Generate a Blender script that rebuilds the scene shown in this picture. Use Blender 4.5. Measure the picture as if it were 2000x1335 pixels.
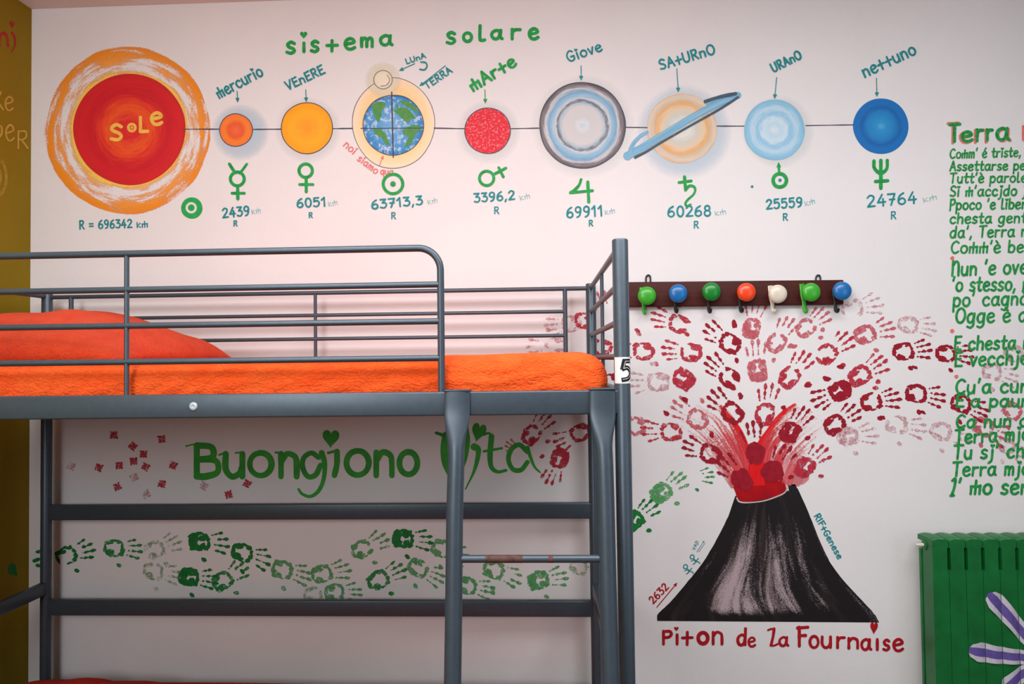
import bpy, bmesh, math, random
from mathutils import Vector, noise
random.seed(7)
S = bpy.context.scene
COL = S.collection
for o in list(bpy.data.objects): bpy.data.objects.remove(o)

# ------------------------------------------------------------------ camera
F, YAW, PIT, ROL = 1345.145, 0.0416, 0.0254, -0.0126
EYE = Vector((0.0647, -2.5842, 1.5043))
FWD = Vector((-math.sin(YAW)*math.cos(PIT), math.cos(YAW)*math.cos(PIT), math.sin(PIT)))
_r = FWD.cross(Vector((0, 0, 1))).normalized(); _u = _r.cross(FWD)
RT = _r*math.cos(ROL) + _u*math.sin(ROL)
UP = _u*math.cos(ROL) - _r*math.sin(ROL)
cd = bpy.data.cameras.new('camera'); cam = bpy.data.objects.new('camera', cd); COL.objects.link(cam)
cd.sensor_width = 36; cd.sensor_fit = 'HORIZONTAL'; cd.lens = 36*F/2000; cd.clip_start = .02
from mathutils import Matrix
cam.matrix_world = Matrix(((RT.x, UP.x, -FWD.x, EYE.x), (RT.y, UP.y, -FWD.y, EYE.y), (RT.z, UP.z, -FWD.z, EYE.z), (0, 0, 0, 1)))
S.camera = cam
cd.dof.use_dof = False

# ------------------------------------------------------------------ light
S.view_settings.view_transform = 'Standard'; S.view_settings.look = 'None'
S.view_settings.gamma = 1; S.view_settings.use_curve_mapping = False
S.view_settings.exposure = -0.03
S.cycles.transparent_max_bounces = 24
S.cycles.max_bounces = 8; S.cycles.diffuse_bounces = 5
S.cycles.use_denoising = True
w = bpy.data.worlds.new('world'); S.world = w; w.use_nodes = True
w.node_tree.nodes['Background'].inputs[0].default_value = (.92, .95, 1.0, 1)
w.node_tree.nodes['Background'].inputs[1].default_value = .035
def area(name, loc, target, sx, sy, power, col):
    l = bpy.data.lights.new(name, 'AREA'); l.shape = 'RECTANGLE'; l.size = sx; l.size_y = sy; l.energy = power; l.color = col
    o = bpy.data.objects.new(name, l); COL.objects.link(o); o.location = loc
    o.rotation_euler = (Vector(target)-Vector(loc)).to_track_quat('-Z', 'Y').to_euler()
    return o
area('ceiling_light', (0.3, -1.75, 2.86), (0.3, -1.45, 0), 3.2, 1.2, 104, (.985, .985, 1.0))
area('window_light', (-1.3, -4.2, 2.1), (0.2, 0, 1.8), 1.2, 1.2, 48, (.95, .98, 1.0))
area('side_window_light', (2.9, -3.4, 1.5), (0.4, 0, .9), 1.0, 1.6, 11, (.74, .87, 1.0))

# ------------------------------------------------------------------ pixel <-> place
def ray(px, py): return FWD*F + RT*(px-1000) - UP*(py-667.5)
def U(px, py, Y=0.0):
    d = ray(px, py); return EYE + d*((Y-EYE.y)/d.y)
def UX(px, py, X):
    d = ray(px, py); return EYE + d*((X-EYE.x)/d.x)
XW = -1.9097          # left wall
ZC = U(64, 18).z      # ceiling height

# ------------------------------------------------------------------ materials
def lin(c):
    r = []
    for v in c[:3]:
        v /= 255.0
        r.append(v/12.92 if v <= .04045 else ((v+.055)/1.055)**2.4)
    return (*r, 1)
class NT:
    def __init__(s, name):
        s.m = bpy.data.materials.new(name); s.m.use_nodes = True
        s.t = s.m.node_tree; s.t.nodes.clear()
        s.out = s.t.nodes.new('ShaderNodeOutputMaterial')
    def n(s, typ, **kw):
        nd = s.t.nodes.new(typ)
        ins = kw.pop('ins', {})
        for k, v in kw.items(): setattr(nd, k, v)
        for k, v in ins.items(): s.set(nd.inputs[k], v)
        return nd
    def set(s, sock, v):
        if isinstance(v, bpy.types.NodeSocket): s.t.links.new(v, sock)
        elif isinstance(v, bpy.types.Node): s.t.links.new(v.outputs[0], sock)
        else: sock.default_value = v
    def math(s, op, a, b=0.0, c=0.0, clamp=False):
        nd = s.n('ShaderNodeMath', operation=op); nd.use_clamp = clamp
        s.set(nd.inputs[0], a); s.set(nd.inputs[1], b); s.set(nd.inputs[2], c); return nd.outputs[0]
    def noise(s, vec, scale, detail=3.0, rough=.55, dist=0.0):
        nd = s.n('ShaderNodeTexNoise', ins={'Vector': vec, 'Scale': scale, 'Detail': detail, 'Roughness': rough, 'Distortion': dist})
        return nd.outputs['Fac']
    def mix(s, fac, a, b):
        nd = s.n('ShaderNodeMix', data_type='RGBA')
        s.set(nd.inputs[0], fac); s.set(nd.inputs[6], a); s.set(nd.inputs[7], b); return nd.outputs[2]
    def ramp(s, fac, stops, interp='LINEAR'):
        nd = s.n('ShaderNodeValToRGB'); cr = nd.color_ramp; cr.interpolation = interp
        while len(cr.elements) < len(stops): cr.elements.new(.5)
        for e, (p, c) in zip(cr.elements, stops): e.position = p; e.color = c
        s.set(nd.inputs[0], fac); return nd.outputs[0]
    def step(s, v, lo, hi):
        nd = s.n('ShaderNodeMapRange', ins={0: v, 1: lo, 2: hi, 3: 0.0, 4: 1.0}); nd.clamp = True; return nd.outputs[0]
    def bsdf(s, color, rough=.6, metal=0.0, spec=.5, bump=None, bstr=.2, bdist=.002, alpha=None, **kw):
        p = s.n('ShaderNodeBsdfPrincipled')
        s.set(p.inputs['Base Color'], color); s.set(p.inputs['Roughness'], rough); s.set(p.inputs['Metallic'], metal)
        s.set(p.inputs['Specular IOR Level'], spec)
        for k, v in kw.items(): s.set(p.inputs[k], v)
        if bump is not None:
            b = s.n('ShaderNodeBump', ins={'Strength': bstr, 'Distance': bdist, 'Height': bump})
            s.set(p.inputs['Normal'], b.outputs[0])
        sh = p.outputs[0]
        if alpha is not None:
            tr = s.n('ShaderNodeBsdfTransparent'); mx = s.n('ShaderNodeMixShader')
            s.set(mx.inputs[0], alpha); s.t.links.new(tr.outputs[0], mx.inputs[1]); s.t.links.new(sh, mx.inputs[2]); sh = mx.outputs[0]
        s.t.links.new(sh, s.out.inputs[0]); return s.m
    def obj(s): return s.n('ShaderNodeTexCoord').outputs['Object']
    def uv(s): return s.n('ShaderNodeTexCoord').outputs['UV']

def m_wall(name, c, c2):
    t = NT(name); v = t.obj()
    a = t.noise(v, 2.2, 4); col = t.mix(t.step(a, .35, .7), lin(c), lin(c2))
    b = t.math('ADD', t.math('MULTIPLY', t.noise(v, 38, 4), 1.0), t.math('MULTIPLY', t.noise(v, 210, 3), .5))
    return t.bsdf(col, .75, spec=.25, bump=b, bstr=.22, bdist=.003)
def m_metal(name, c, rough=.38, rust=False):
    t = NT(name); v = t.obj(); k = t.noise(v, 60, 3)
    col = t.mix(t.step(k, .3, .75), lin(c), lin([x*1.07 for x in c]))
    if rust:
        rr = t.step(t.noise(v, 7, 4, .7), .53, .56); col = t.mix(rr, col, lin((92, 62, 56)))
    return t.bsdf(col, rough, .35, .5, bump=t.noise(v, 500, 2), bstr=.04, bdist=.0005)
def m_plain(name, c, rough=.5, spec=.5, var=.08, scale=30, **kw):
    t = NT(name); k = t.noise(t.obj(), scale, 3)
    col = t.mix(t.step(k, .3, .7), lin([x*(1-var) for x in c]), lin([min(255, x*(1+var)) for x in c]))
    return t.bsdf(col, rough, spec=spec, **kw)
def m_paint(name, c, c2=None, dens=1.0, grain=260, scale=45, amax=1.0):
    """hand-laid wall paint: dens 1 covers, less lets the wall show through in specks"""
    t = NT(name); v = t.obj()
    c2 = c2 or [x*.72 for x in c]
    col = t.mix(t.step(t.noise(v, scale, 3), .33, .68), lin(c), lin(c2))
    if dens >= 1 and amax >= 1: return t.bsdf(col, .55, spec=.3)
    k = t.math('ADD', t.math('MULTIPLY', t.noise(v, grain, 3, .7), .55), t.math('MULTIPLY', t.noise(v, grain*.22, 2), .45))
    thr = .70 - .42*dens
    al = t.math('MULTIPLY', t.step(k, thr-.05, thr+.09), amax)
    return t.bsdf(col, .6, spec=.25, alpha=al)
def m_disc(name, stops, streak=.12, arcs=6.0, rad=9.0, alpha=None, speck=None, aseed=0.0, athr=None):
    """paint brushed round a centre; uv runs -1..1 over the disc. alpha: radius stops; athr: gaps between strokes"""
    t = NT(name); sx = t.n('ShaderNodeSeparateXYZ', ins={0: t.uv()})
    x, y = sx.outputs[0], sx.outputs[1]
    r = t.math('SQRT', t.math('ADD', t.math('MULTIPLY', x, x), t.math('MULTIPLY', y, y)))
    rr = t.math('MAXIMUM', r, .02)
    cv = t.n('ShaderNodeCombineXYZ', ins={0: t.math('MULTIPLY', t.math('DIVIDE', x, rr), arcs*.12), 1: t.math('MULTIPLY', t.math('DIVIDE', y, rr), arcs*.12), 2: t.math('ADD', t.math('MULTIPLY', r, rad), aseed)})
    st = t.noise(cv.outputs[0], 1.6, 3, .6)
    fine = t.noise(cv.outputs[0], 5.0, 2, .6)
    q = t.math('ADD', r, t.math('MULTIPLY', t.math('SUBTRACT', st, .5), streak*2))
    q = t.math('ADD', q, t.math('MULTIPLY', t.math('SUBTRACT', fine, .5), streak*.7))
    col = t.ramp(q, [(p, lin(c)) for p, c in stops])
    if speck:
        g = t.noise(t.obj(), speck[0], 3, .7); col = t.mix(t.math('MULTIPLY', t.step(g, speck[1], speck[1]+.08), speck[3] if len(speck) > 3 else .8), col, lin(speck[2]))
    al = None
    if alpha:
        al = t.ramp(r, [(p, (a, a, a, 1)) for p, a in alpha])
        if athr is not None:
            grain = t.noise(t.obj(), 190, 3, .7)
            k = t.math('ADD', t.math('MULTIPLY', st, .75), t.math('MULTIPLY', grain, .35))
            k = t.math('ADD', k, t.math('MULTIPLY', t.math('SUBTRACT', al, 1.0), .34)); al = t.math('MULTIPLY', t.step(k, athr-.07, athr+.07), t.step(al, .0, .12))
    return t.bsdf(col, .55, spec=.3, alpha=al)
def m_stroke(name, c, c2, dens=.6, across=14, along=2.0, grain=200, fade=0.0):
    """a loaded brush drawn once: uv.x along, uv.y across; fade thins it towards the far end"""
    t = NT(name); sx = t.n('ShaderNodeSeparateXYZ', ins={0: t.uv()})
    cv = t.n('ShaderNodeCombineXYZ', ins={0: t.math('MULTIPLY', sx.outputs[0], along), 1: t.math('MULTIPLY', sx.outputs[1], across), 2: 0.0})
    st = t.noise(cv.outputs[0], 1.0, 4, .6)
    g = t.noise(t.obj(), grain, 3, .7)
    col = t.mix(t.step(st, .35, .65), lin(c), lin(c2))
    k = t.math('ADD', t.math('MULTIPLY', st, .7), t.math('MULTIPLY', g, .3))
    thr = t.math('ADD', .75-.5*dens, t.math('MULTIPLY', sx.outputs[0], fade))
    lo = t.math('SUBTRACT', thr, .05)
    al = t.n('ShaderNodeMapRange', ins={0: k, 1: lo, 2: t.math('ADD', thr, .06), 3: 0.0, 4: 1.0}); al.clamp = True
    edge = t.math('ABSOLUTE', t.math('SUBTRACT', sx.outputs[1], .5))
    ea = t.math('SUBTRACT', 1.0, t.step(edge, .36, .5))
    return t.bsdf(col, .5, spec=.3, alpha=t.math('MULTIPLY', al.outputs[0], ea))

WHITE = m_wall('white_wall_paint', (236, 232, 232), (231, 227, 228))
OLIVE = m_wall('olive_wall_paint', (146, 122, 6), (138, 114, 4))
CEIL = m_wall('ceiling_paint', (232, 224, 222), (228, 220, 218))
FLOORM = m_plain('terracotta_floor', (84, 56, 46), .5, var=.12, scale=4)
METAL = m_metal('grey_lacquered_steel', (70, 81, 91))
GREEN = m_paint('green_lettering_paint', (28, 172, 78), (20, 140, 58))
GREENP = m_paint('poem_green_paint', (44, 168, 80), (24, 122, 56), scale=90)
GREEND = m_paint('leaf_green_paint', (58, 172, 52), (36, 138, 38), scale=14)
TEAL = m_paint('teal_lettering_paint', (26, 146, 152), (20, 128, 132), scale=80)
TEALP = m_paint('thin_teal_paint', (120, 178, 184), (150, 196, 200), scale=80)
CRIM = m_paint('crimson_lettering_paint', (186, 22, 36), (160, 14, 30))
CORAL = m_paint('coral_lettering_paint', (236, 110, 104), (226, 130, 122), scale=80)
YEL = m_paint('yellow_lettering_paint', (252, 205, 92), (240, 184, 70), scale=60)
TAN = m_paint('tan_lettering_paint', (206, 172, 74), (190, 158, 60), scale=60)
INK = m_paint('black_ink', (58, 58, 72), (84, 84, 98), scale=120)
BLACK = m_plain('black_paint', (22, 20, 22), .45)

# ------------------------------------------------------------------ objects
def link(name, me, mat, parent=None, label=None):
    o = bpy.data.objects.new(name, me); COL.objects.link(o)
    if mat is not None and not me.materials: me.materials.append(mat)
    if parent is not None: o.parent = parent
    if label: o['label'] = label
    return o
def tag(o, label=None, cat=None, group=None, kind=None):
    for k, v in (('label', label), ('category', cat), ('group', group), ('kind', kind)):
        if v: o[k] = v
    return o
def empty(name, loc=(0, 0, 0)):
    o = bpy.data.objects.new(name, None); COL.objects.link(o); o.location = loc; o.empty_display_size = .1; return o
def put(o, parent):     # parent keeping the shape where it stands
    o.parent = parent; o.matrix_parent_inverse = Matrix.Translation(parent.location).inverted(); return o

class MB:
    def __init__(s): s.v = []; s.f = []
    def add(s, vs, fs):
        b = len(s.v); s.v += [Vector(v) for v in vs]; s.f += [[b+i for i in f] for f in fs]
    def box(s, a, b, bev=0.0, seg=2):
        bm = bmesh.new(); bmesh.ops.create_cube(bm, size=1)
        a, b = Vector(a), Vector(b); c = (a+b)/2; d = b-a
        for v in bm.verts: v.co = Vector((v.co.x*d.x, v.co.y*d.y, v.co.z*d.z)) + c
        if bev: bmesh.ops.bevel(bm, geom=bm.edges[:], offset=bev, segments=seg, affect='EDGES', profile=.5)
        s.bm(bm)
    def bm(s, bm):
        bm.verts.index_update(); s.add([v.co.copy() for v in bm.verts], [[v.index for v in f.verts] for f in bm.faces]); bm.free()
    def tube(s, pts, r, n=16, caps=True, ry=None):
        """pipe along pts; r a number or one per point; ry flattens it across"""
        pts = [Vector(p) for p in pts]; k = len(pts)
        rs = r if isinstance(r, (list, tuple)) else [r]*k
        rys = ry if isinstance(ry, (list, tuple)) else ([ry]*k if ry else rs)
        ref = None; vs = []
        for i, p in enumerate(pts):
            t = (pts[min(i+1, k-1)]-pts[max(i-1, 0)]).normalized()
            if ref is None:
                ref = Vector((1, 0, 0)) if abs(t.x) < .8 else Vector((0, 1, 0))
            a = (ref - t*ref.dot(t)).normalized(); ref = a; b = t.cross(a)
            for j in range(n):
                q = 2*math.pi*j/n; vs.append(p + a*(math.cos(q)*rs[i]) + b*(math.sin(q)*rys[i]))
        fs = [[i*n+j, i*n+(j+1) % n, (i+1)*n+(j+1) % n, (i+1)*n+j] for i in range(k-1) for j in range(n)]
        if caps: fs += [list(range(n))[::-1], [(k-1)*n+j for j in range(n)]]
        s.add(vs, fs)
    def lathe(s, c, axis, prof, n=24):
        """profile (distance along axis, radius) turned round an axis through c"""
        c = Vector(c); t = Vector(axis).normalized(); a = t.orthogonal().normalized(); b = t.cross(a)
        vs = []
        for h, r in prof:
            for j in range(n):
                q = 2*math.pi*j/n; vs.append(c + t*h + (a*math.cos(q)+b*math.sin(q))*max(r, 1e-5))
        k = len(prof)
        fs = [[i*n+j, i*n+(j+1) % n, (i+1)*n+(j+1) % n, (i+1)*n+j] for i in range(k-1) for j in range(n)]
        fs += [list(range(n))[::-1], [(k-1)*n+j for j in range(n)]]
        s.add(vs, fs)
    def build(s, name, mat, parent=None, label=None, smooth=35, keep=False):
        me = bpy.data.meshes.new(name); me.from_pydata([tuple(v) for v in s.v], [], s.f)
        bm = bmesh.new(); bm.from_mesh(me); bmesh.ops.recalc_face_normals(bm, faces=bm.faces[:]); bm.to_mesh(me); bm.free()
        if smooth:
            me.shade_smooth(); me.set_sharp_from_angle(angle=math.radians(smooth))
        o = link(name, me, mat, None, label)
        if parent is not None: put(o, parent)
        return o

# flat paint on a wall: shapes are given where the photograph shows them and laid on the wall's own plane
LAYER = .00035
class Paint:
    count = 0
    def __init__(s, layer=1, wall='back'): s.layer = layer; s.wall = wall; s.tick = []; s.along = 0.0; Paint.count += 1; s.sn = Paint.count % 29; s.v = []; s.f = []; s.uv = []
    def at(s, p, lift=0):
        d = LAYER*(s.layer+lift) + 6e-6*(len(s.tick) % 24) + 6e-6*s.sn + s.along
        return U(p[0], p[1], -d) if s.wall == 'back' else UX(p[0], p[1], XW+d)
    def poly(s, pts, uvs=None, lift=0):
        b = len(s.v); s.v += [s.at(p, lift) for p in pts]; s.uv += uvs or [(0, 0)]*len(pts); s.f.append(list(range(b, b+len(pts))))
    def fan(s, c, pts, cu=(0, 0), uvs=None, lift=0):
        b = len(s.v); s.v.append(s.at(c, lift)); s.v += [s.at(p, lift) for p in pts]; n = len(pts)
        s.uv.append(cu); s.uv += uvs or [(0, 0)]*n
        s.f += [[b, b+1+i, b+1+(i+1) % n] for i in range(n)]
    def disc(s, cx, cy, rx, ry=None, n=64, wob=.012, lift=0, seed=None):
        ry = ry or rx; sd = random.random()*99 if seed is None else seed; P = []; Q = []
        for i in range(n):
            a = 2*math.pi*i/n; k = 1+wob*2*noise.noise(Vector((math.cos(a)*1.3, math.sin(a)*1.3, sd)))
            P.append((cx+rx*k*math.cos(a), cy-ry*k*math.sin(a))); Q.append((math.cos(a), math.sin(a)))
        s.fan((cx, cy), P, (0, 0), Q, lift)
    def ring(s, cx, cy, ro, ri, n=64, ryo=None, ryi=None, wob=.01, lift=0):
        ryo = ryo or ro; ryi = ryi or ri; b = len(s.v); sd = random.random()*99
        for i in range(n):
            a = 2*math.pi*i/n; k = 1+wob*2*noise.noise(Vector((math.cos(a)*1.5, math.sin(a)*1.5, sd)))
            for R, Ry in ((ro, ryo), (ri, ryi)):
                s.v.append(s.at((cx+R*k*math.cos(a), cy-Ry*k*math.sin(a)), lift)); s.uv.append((R/ro*math.cos(a), R/ro*math.sin(a)))
        s.f += [[b+2*i, b+2*((i+1) % n), b+2*((i+1) % n)+1, b+2*i+1] for i in range(n)]
    def blob(s, cx, cy, rx, ry, ang=0, n=18, wob=.18, lift=0):
        s.tick.append(1); sd = random.random()*99; ca, sa = math.cos(ang), math.sin(ang); P = []
        for i in range(n):
            a = 2*math.pi*i/n; k = 1+wob*2*noise.noise(Vector((math.cos(a)*1.1, math.sin(a)*1.1, sd)))+wob*.8*noise.noise(Vector((math.cos(a)*4, math.sin(a)*4, sd)))
            x, y = rx*k*math.cos(a), ry*k*math.sin(a); P.append((cx+x*ca-y*sa, cy-(x*sa+y*ca)))
        s.fan((cx, cy), P, lift=lift)
    def stroke(s, pts, w, smooth=True, taper=0.0, lift=0, jit=.10, w1=None, cap=True):
        """a brush stroke w pixels wide along pts"""
        s.tick.append(1); pts = [Vector((p[0], p[1])) for p in pts]
        if smooth and len(pts) > 2: pts = spline(pts, max(3, int(5)))
        elif len(pts) == 2: pts = [pts[0].lerp(pts[1], i/4) for i in range(5)]
        k = len(pts); w1 = w if w1 is None else w1; sd = random.random()*99; L = []; R = []; tt = []
        for i, p in enumerate(pts):
            d = pts[min(i+1, k-1)]-pts[max(i-1, 0)]
            if d.length < 1e-6: d = Vector((1, 0))
            d.normalize(); n = Vector((-d.y, d.x)); t = i/(k-1)
            ww = (w+(w1-w)*t)*.5*(1+jit*2*noise.noise(Vector((t*3, sd, 0))))
            if taper: ww *= 1-taper*abs(2*t-1)**2
            L.append(p+n*ww); R.append(p-n*ww); tt.append(t)
        b = len(s.v)
        for i in range(k):
            s.along = 1.2e-5*i/k; s.v += [s.at(L[i], lift), s.at(R[i], lift)]; s.uv += [(tt[i], 0), (tt[i], 1)]
        s.f += [[b+2*i, b+2*i+1, b+2*i+3, b+2*i+2] for i in range(k-1)]
        if cap:
            for e, (p, a, c) in enumerate(((pts[0], L[0], R[0]), (pts[-1], R[-1], L[-1]))):
                s.along = 1.2e-5*e; r = (a-c).length/2; t0 = math.atan2((a-p).y, (a-p).x); b = len(s.v); m = 7
                for j in range(m):
                    q = t0 + math.pi*j/(m-1)
                    s.v.append(s.at((p.x+r*math.cos(q), p.y+r*math.sin(q)), lift)); s.uv.append((e, .5))
                s.f.append(list(range(b, b+m)))
        s.along = 0.0
    def heart(s, cx, cy, w, h, ang=0, lift=0):
        P = []; ca, sa = math.cos(ang), math.sin(ang)
        for i in range(28):
            t = 2*math.pi*i/28; x = 16*math.sin(t)**3/32*w; y = (13*math.cos(t)-5*math.cos(2*t)-2*math.cos(3*t)-math.cos(4*t)+3)/29*h
            P.append((cx+x*ca-y*sa, cy-(x*sa+y*ca)))
        s.fan((cx, cy), P, lift=lift)
    def arrow(s, a, b, w, head):
        a, b = Vector(a), Vector(b); d = (b-a).normalized(); n = Vector((-d.y, d.x))
        s.stroke([a, b-d*head*.5], w); s.poly([b, b-d*head+n*head*.45, b-d*head-n*head*.45])
    def build(s, name, mat, parent, label=None):
        me = bpy.data.meshes.new(name); me.from_pydata([tuple(v) for v in s.v], [], s.f)
        ul = me.uv_layers.new(name='UVMap')
        for lp in me.loops: ul.data[lp.index].uv = s.uv[lp.vertex_index]
        me.update()
        return link(name, me, mat, parent, label)
def spline(pts, n):
    P = [2*pts[0]-pts[1]] + pts + [2*pts[-1]-pts[-2]]; out = []
    for i in range(1, len(P)-2):
        for j in range(n):
            t = j/n; a, b, c, d = P[i-1:i+3]
            out.append(.5*((2*b)+(c-a)*t+(2*a-5*b+4*c-d)*t*t+(3*b-a-3*c+d)*t**3))
    out.append(pts[-1]); return out

# ------------------------------------------------------------------ hand lettering (strokes in a unit box, S smooth, L straight, O ring, * heart dot, . dot)
BOWL = "S.46,.52 .3,.63 .1,.5 .04,.28 .12,.06 .28,.0 .42,.14 .47,.4"
G = {
 'a': (.6, BOWL+"|S.5,.62 .48,.3 .5,.1 .58,.02"), 'b': (.56, "L.06,1 .06,.02|S.07,.42 .25,.62 .45,.5 .5,.3 .42,.06 .22,0 .07,.12"),
 'c': (.52, "S.46,.5 .3,.62 .1,.5 .04,.28 .14,.05 .32,0 .48,.1"), 'd': (.58, BOWL+"|L.5,1 .48,.02"),
 'e': (.54, "S.06,.3 .28,.34 .47,.42 .42,.57 .26,.63 .08,.48 .05,.24 .16,.03 .34,0 .5,.1"),
 'g': (.58, BOWL+"|S.5,.62 .48,.1 .46,-.2 .28,-.36 .06,-.28"), 'h': (.54, "L.06,1 .06,0|S.07,.4 .22,.6 .4,.56 .46,.4 .46,0"),
 'i': (.22, "L.1,.6 .1,0|*.1,.84"), 'j': (.3, "S.2,.6 .2,.1 .16,-.2 .0,-.34|*.2,.84"), 'k': (.46, "L.06,.75 .06,0|L.4,.6 .08,.3 .42,0"),
 'l': (.3, "S.08,1 .07,.15 .14,.0 .28,.04"), 'm': (.7, "L.06,.6 .06,0|S.07,.4 .2,.6 .32,.5 .33,0|S.34,.4 .48,.6 .6,.5 .61,0"),
 '@': (.68, "L.05,.5 .05,0|L.32,.86 .32,0|L.6,.55 .6,0|L.02,.48 .62,.5"),
 'n': (.54, "L.06,.6 .06,0|S.07,.4 .22,.6 .42,.52 .46,.3 .46,0"), 'o': (.56, "O.28,.31,.24,.31"),
 'p': (.56, "L.06,.62 .06,-.38|S.07,.42 .25,.62 .45,.5 .5,.3 .42,.06 .22,0 .07,.12"), 'q': (.56, BOWL+"|L.5,.62 .5,-.36"),
 'r': (.44, "L.06,.6 .06,0|S.07,.38 .18,.56 .4,.58"), 's': (.46, "S.4,.55 .24,.63 .08,.5 .16,.34 .34,.26 .4,.12 .24,0 .04,.06"),
 't': (.42, "S.2,.95 .18,.15 .28,0 .4,.06|L.02,.6 .4,.62"), '+': (.52, "L.26,.78 .25,0|L.02,.42 .5,.44"),
 'u': (.54, "S.05,.6 .05,.2 .2,0 .38,.08 .45,.25|L.46,.6 .46,0"), 'v': (.48, "L.04,.6 .22,0|L.22,0 .44,.62"),
 'A': (.62, "L.04,0 .3,1|L.3,1 .58,0|L.14,.36 .48,.38"), 'B': (.6, "L.08,1 .08,0|S.08,1 .42,.94 .44,.62 .1,.54|S.1,.54 .52,.5 .56,.14 .3,0 .08,0"),
 'C': (.62, "S.56,.86 .36,1 .12,.8 .04,.45 .16,.1 .36,0 .58,.14"), 'E': (.54, "L.08,1 .08,0|L.08,.97 .5,1|L.08,.52 .42,.54|L.08,.02 .52,.02"),
 'F': (.54, "L.1,1 .1,0|L.02,.96 .55,1|L.1,.55 .42,.56"), 'G': (.66, "S.56,.86 .36,1 .12,.8 .04,.45 .16,.1 .36,0 .56,.12 .58,.4|L.34,.42 .6,.42"),
 'L': (.5, "L.08,1 .08,.02|L.08,.02 .48,.04"), 'N': (.62, "L.08,1 .08,0|S.09,.7 .3,.98 .5,.8 .54,0"), 'O': (.68, "O.34,.5,.3,.5"),
 'P': (.56, "L.1,1 .1,-.1|S.1,.96 .44,.98 .52,.7 .36,.48 .1,.46"), 'R': (.58, "L.08,1 .08,0|S.08,.98 .42,.98 .46,.68 .32,.52 .1,.5|L.24,.5 .54,0"),
 'S': (.56, "S.5,.86 .3,1 .1,.84 .12,.62 .4,.44 .5,.22 .34,.02 .06,.08"), 'T': (.6, "L.02,.97 .6,1|L.3,.98 .28,0"),
 'U': (.62, "S.06,1 .06,.3 .2,.02 .42,.04 .54,.3 .56,1"), 'V': (.58, "L.04,1 .28,0|L.28,0 .56,1"), 'I': (.3, "S.02,.86 .2,1 .18,.4 .06,-.1|L.0,-.12 .2,-.1"),
 '0': (.58, "O.29,.5,.23,.5"), '1': (.4, "L.04,.72 .26,1|L.26,1 .26,0"), '2': (.56, "S.06,.8 .24,1 .46,.88 .44,.62 .22,.28 .04,.02|L.04,.02 .52,.04"),
 '3': (.54, "L.06,.98 .46,.98|L.46,.98 .2,.6|S.2,.6 .44,.56 .5,.28 .32,.02 .04,.1"), '4': (.58, "L.36,1 .04,.32|L.04,.32 .54,.34|L.4,.62 .38,0"),
 '5': (.56, "L.46,1 .1,.98|L.1,.98 .08,.58|S.08,.58 .34,.66 .5,.42 .4,.08 .2,0 .04,.1"), '6': (.56, "S.42,.98 .16,.76 .05,.4 .08,.12 .28,0 .48,.16 .46,.42 .28,.54 .08,.36"),
 '7': (.54, "L.04,.98 .5,.98|L.5,.98 .2,0|L.14,.5 .46,.5"), '8': (.56, "O.28,.76,.18,.24|O.28,.26,.22,.27"), '9': (.56, "S.46,.62 .28,.46 .08,.6 .1,.88 .28,1 .46,.86 .46,.5 .36,.14 .16,0"),
 '=': (.5, "L.04,.6 .44,.6|L.04,.3 .44,.3"), "'": (.2, "L.12,1.02 .06,.76"), ',': (.22, "L.12,.08 .04,-.18"), ' ': (.34, ''), '!': (.2, "L.1,1 .1,.3|.,.1,.05"),
 'è': (.54, "S.06,.3 .28,.34 .47,.42 .42,.57 .26,.63 .08,.48 .05,.24 .16,.03 .34,0 .5,.1|L.14,.98 .3,.78"),
 'é': (.54, "S.06,.3 .28,.34 .47,.42 .42,.57 .26,.63 .08,.48 .05,.24 .16,.03 .34,0 .5,.1|L.38,1 .24,.78"),
 'à': (.6, BOWL+"|S.5,.62 .48,.3 .5,.1 .58,.02|L.14,.98 .3,.78"),
}
def glyph(P, ch, fx, w, lift=0, hs=1.0):
    """draw ch with fx mapping its unit box to the picture"""
    for st in G[ch][1].split('|'):
        if not st: continue
        k, b = st[0], st[1:]
        if k in 'SL':
            P.stroke([fx(*map(float, q.split(','))) for q in b.split()], w, smooth=k == 'S', lift=lift)
        elif k == 'O':
            x, y, rx, ry = map(float, b.split(','))
            pts = [fx(x+rx*math.cos(a), y+ry*math.sin(a)) for a in [1.7+2*math.pi*i/14 for i in range(15)]]
            P.stroke(pts, w, lift=lift)
        elif k == '*':
            x, y = map(float, b.split(',')); c = fx(x, y); P.heart(c[0], c[1], w*2.0*hs, w*1.9*hs, lift=lift)
        elif k == '.':
            x, y = map(float, b[1:].split(',')); c = fx(x, y); P.blob(c[0], c[1], w*.6, w*.6, wob=.05)
def word(P, text, p0, p1, h, w, slant=0.0, lift=0, bounce=.0):
    """text with its baseline from p0 to p1, capitals h pixels high"""
    p0, p1 = Vector(p0), Vector(p1); d = p1-p0; L = d.length; d.normalize(); up = Vector((d.y, -d.x))
    adv = [G[c][0]+.12 for c in text]; tot = sum(adv)-.12; sx = L/tot; x = 0
    for c, a in zip(text, adv):
        bo = bounce*h*(random.random()-.5)
        def fx(u, v, x=x, bo=bo):
            q = p0 + d*((x+u)*sx + slant*v*h) + up*(v*h+bo); return (q.x, q.y)
        glyph(P, c, fx, w, lift); x += a
BOX = {}
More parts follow.
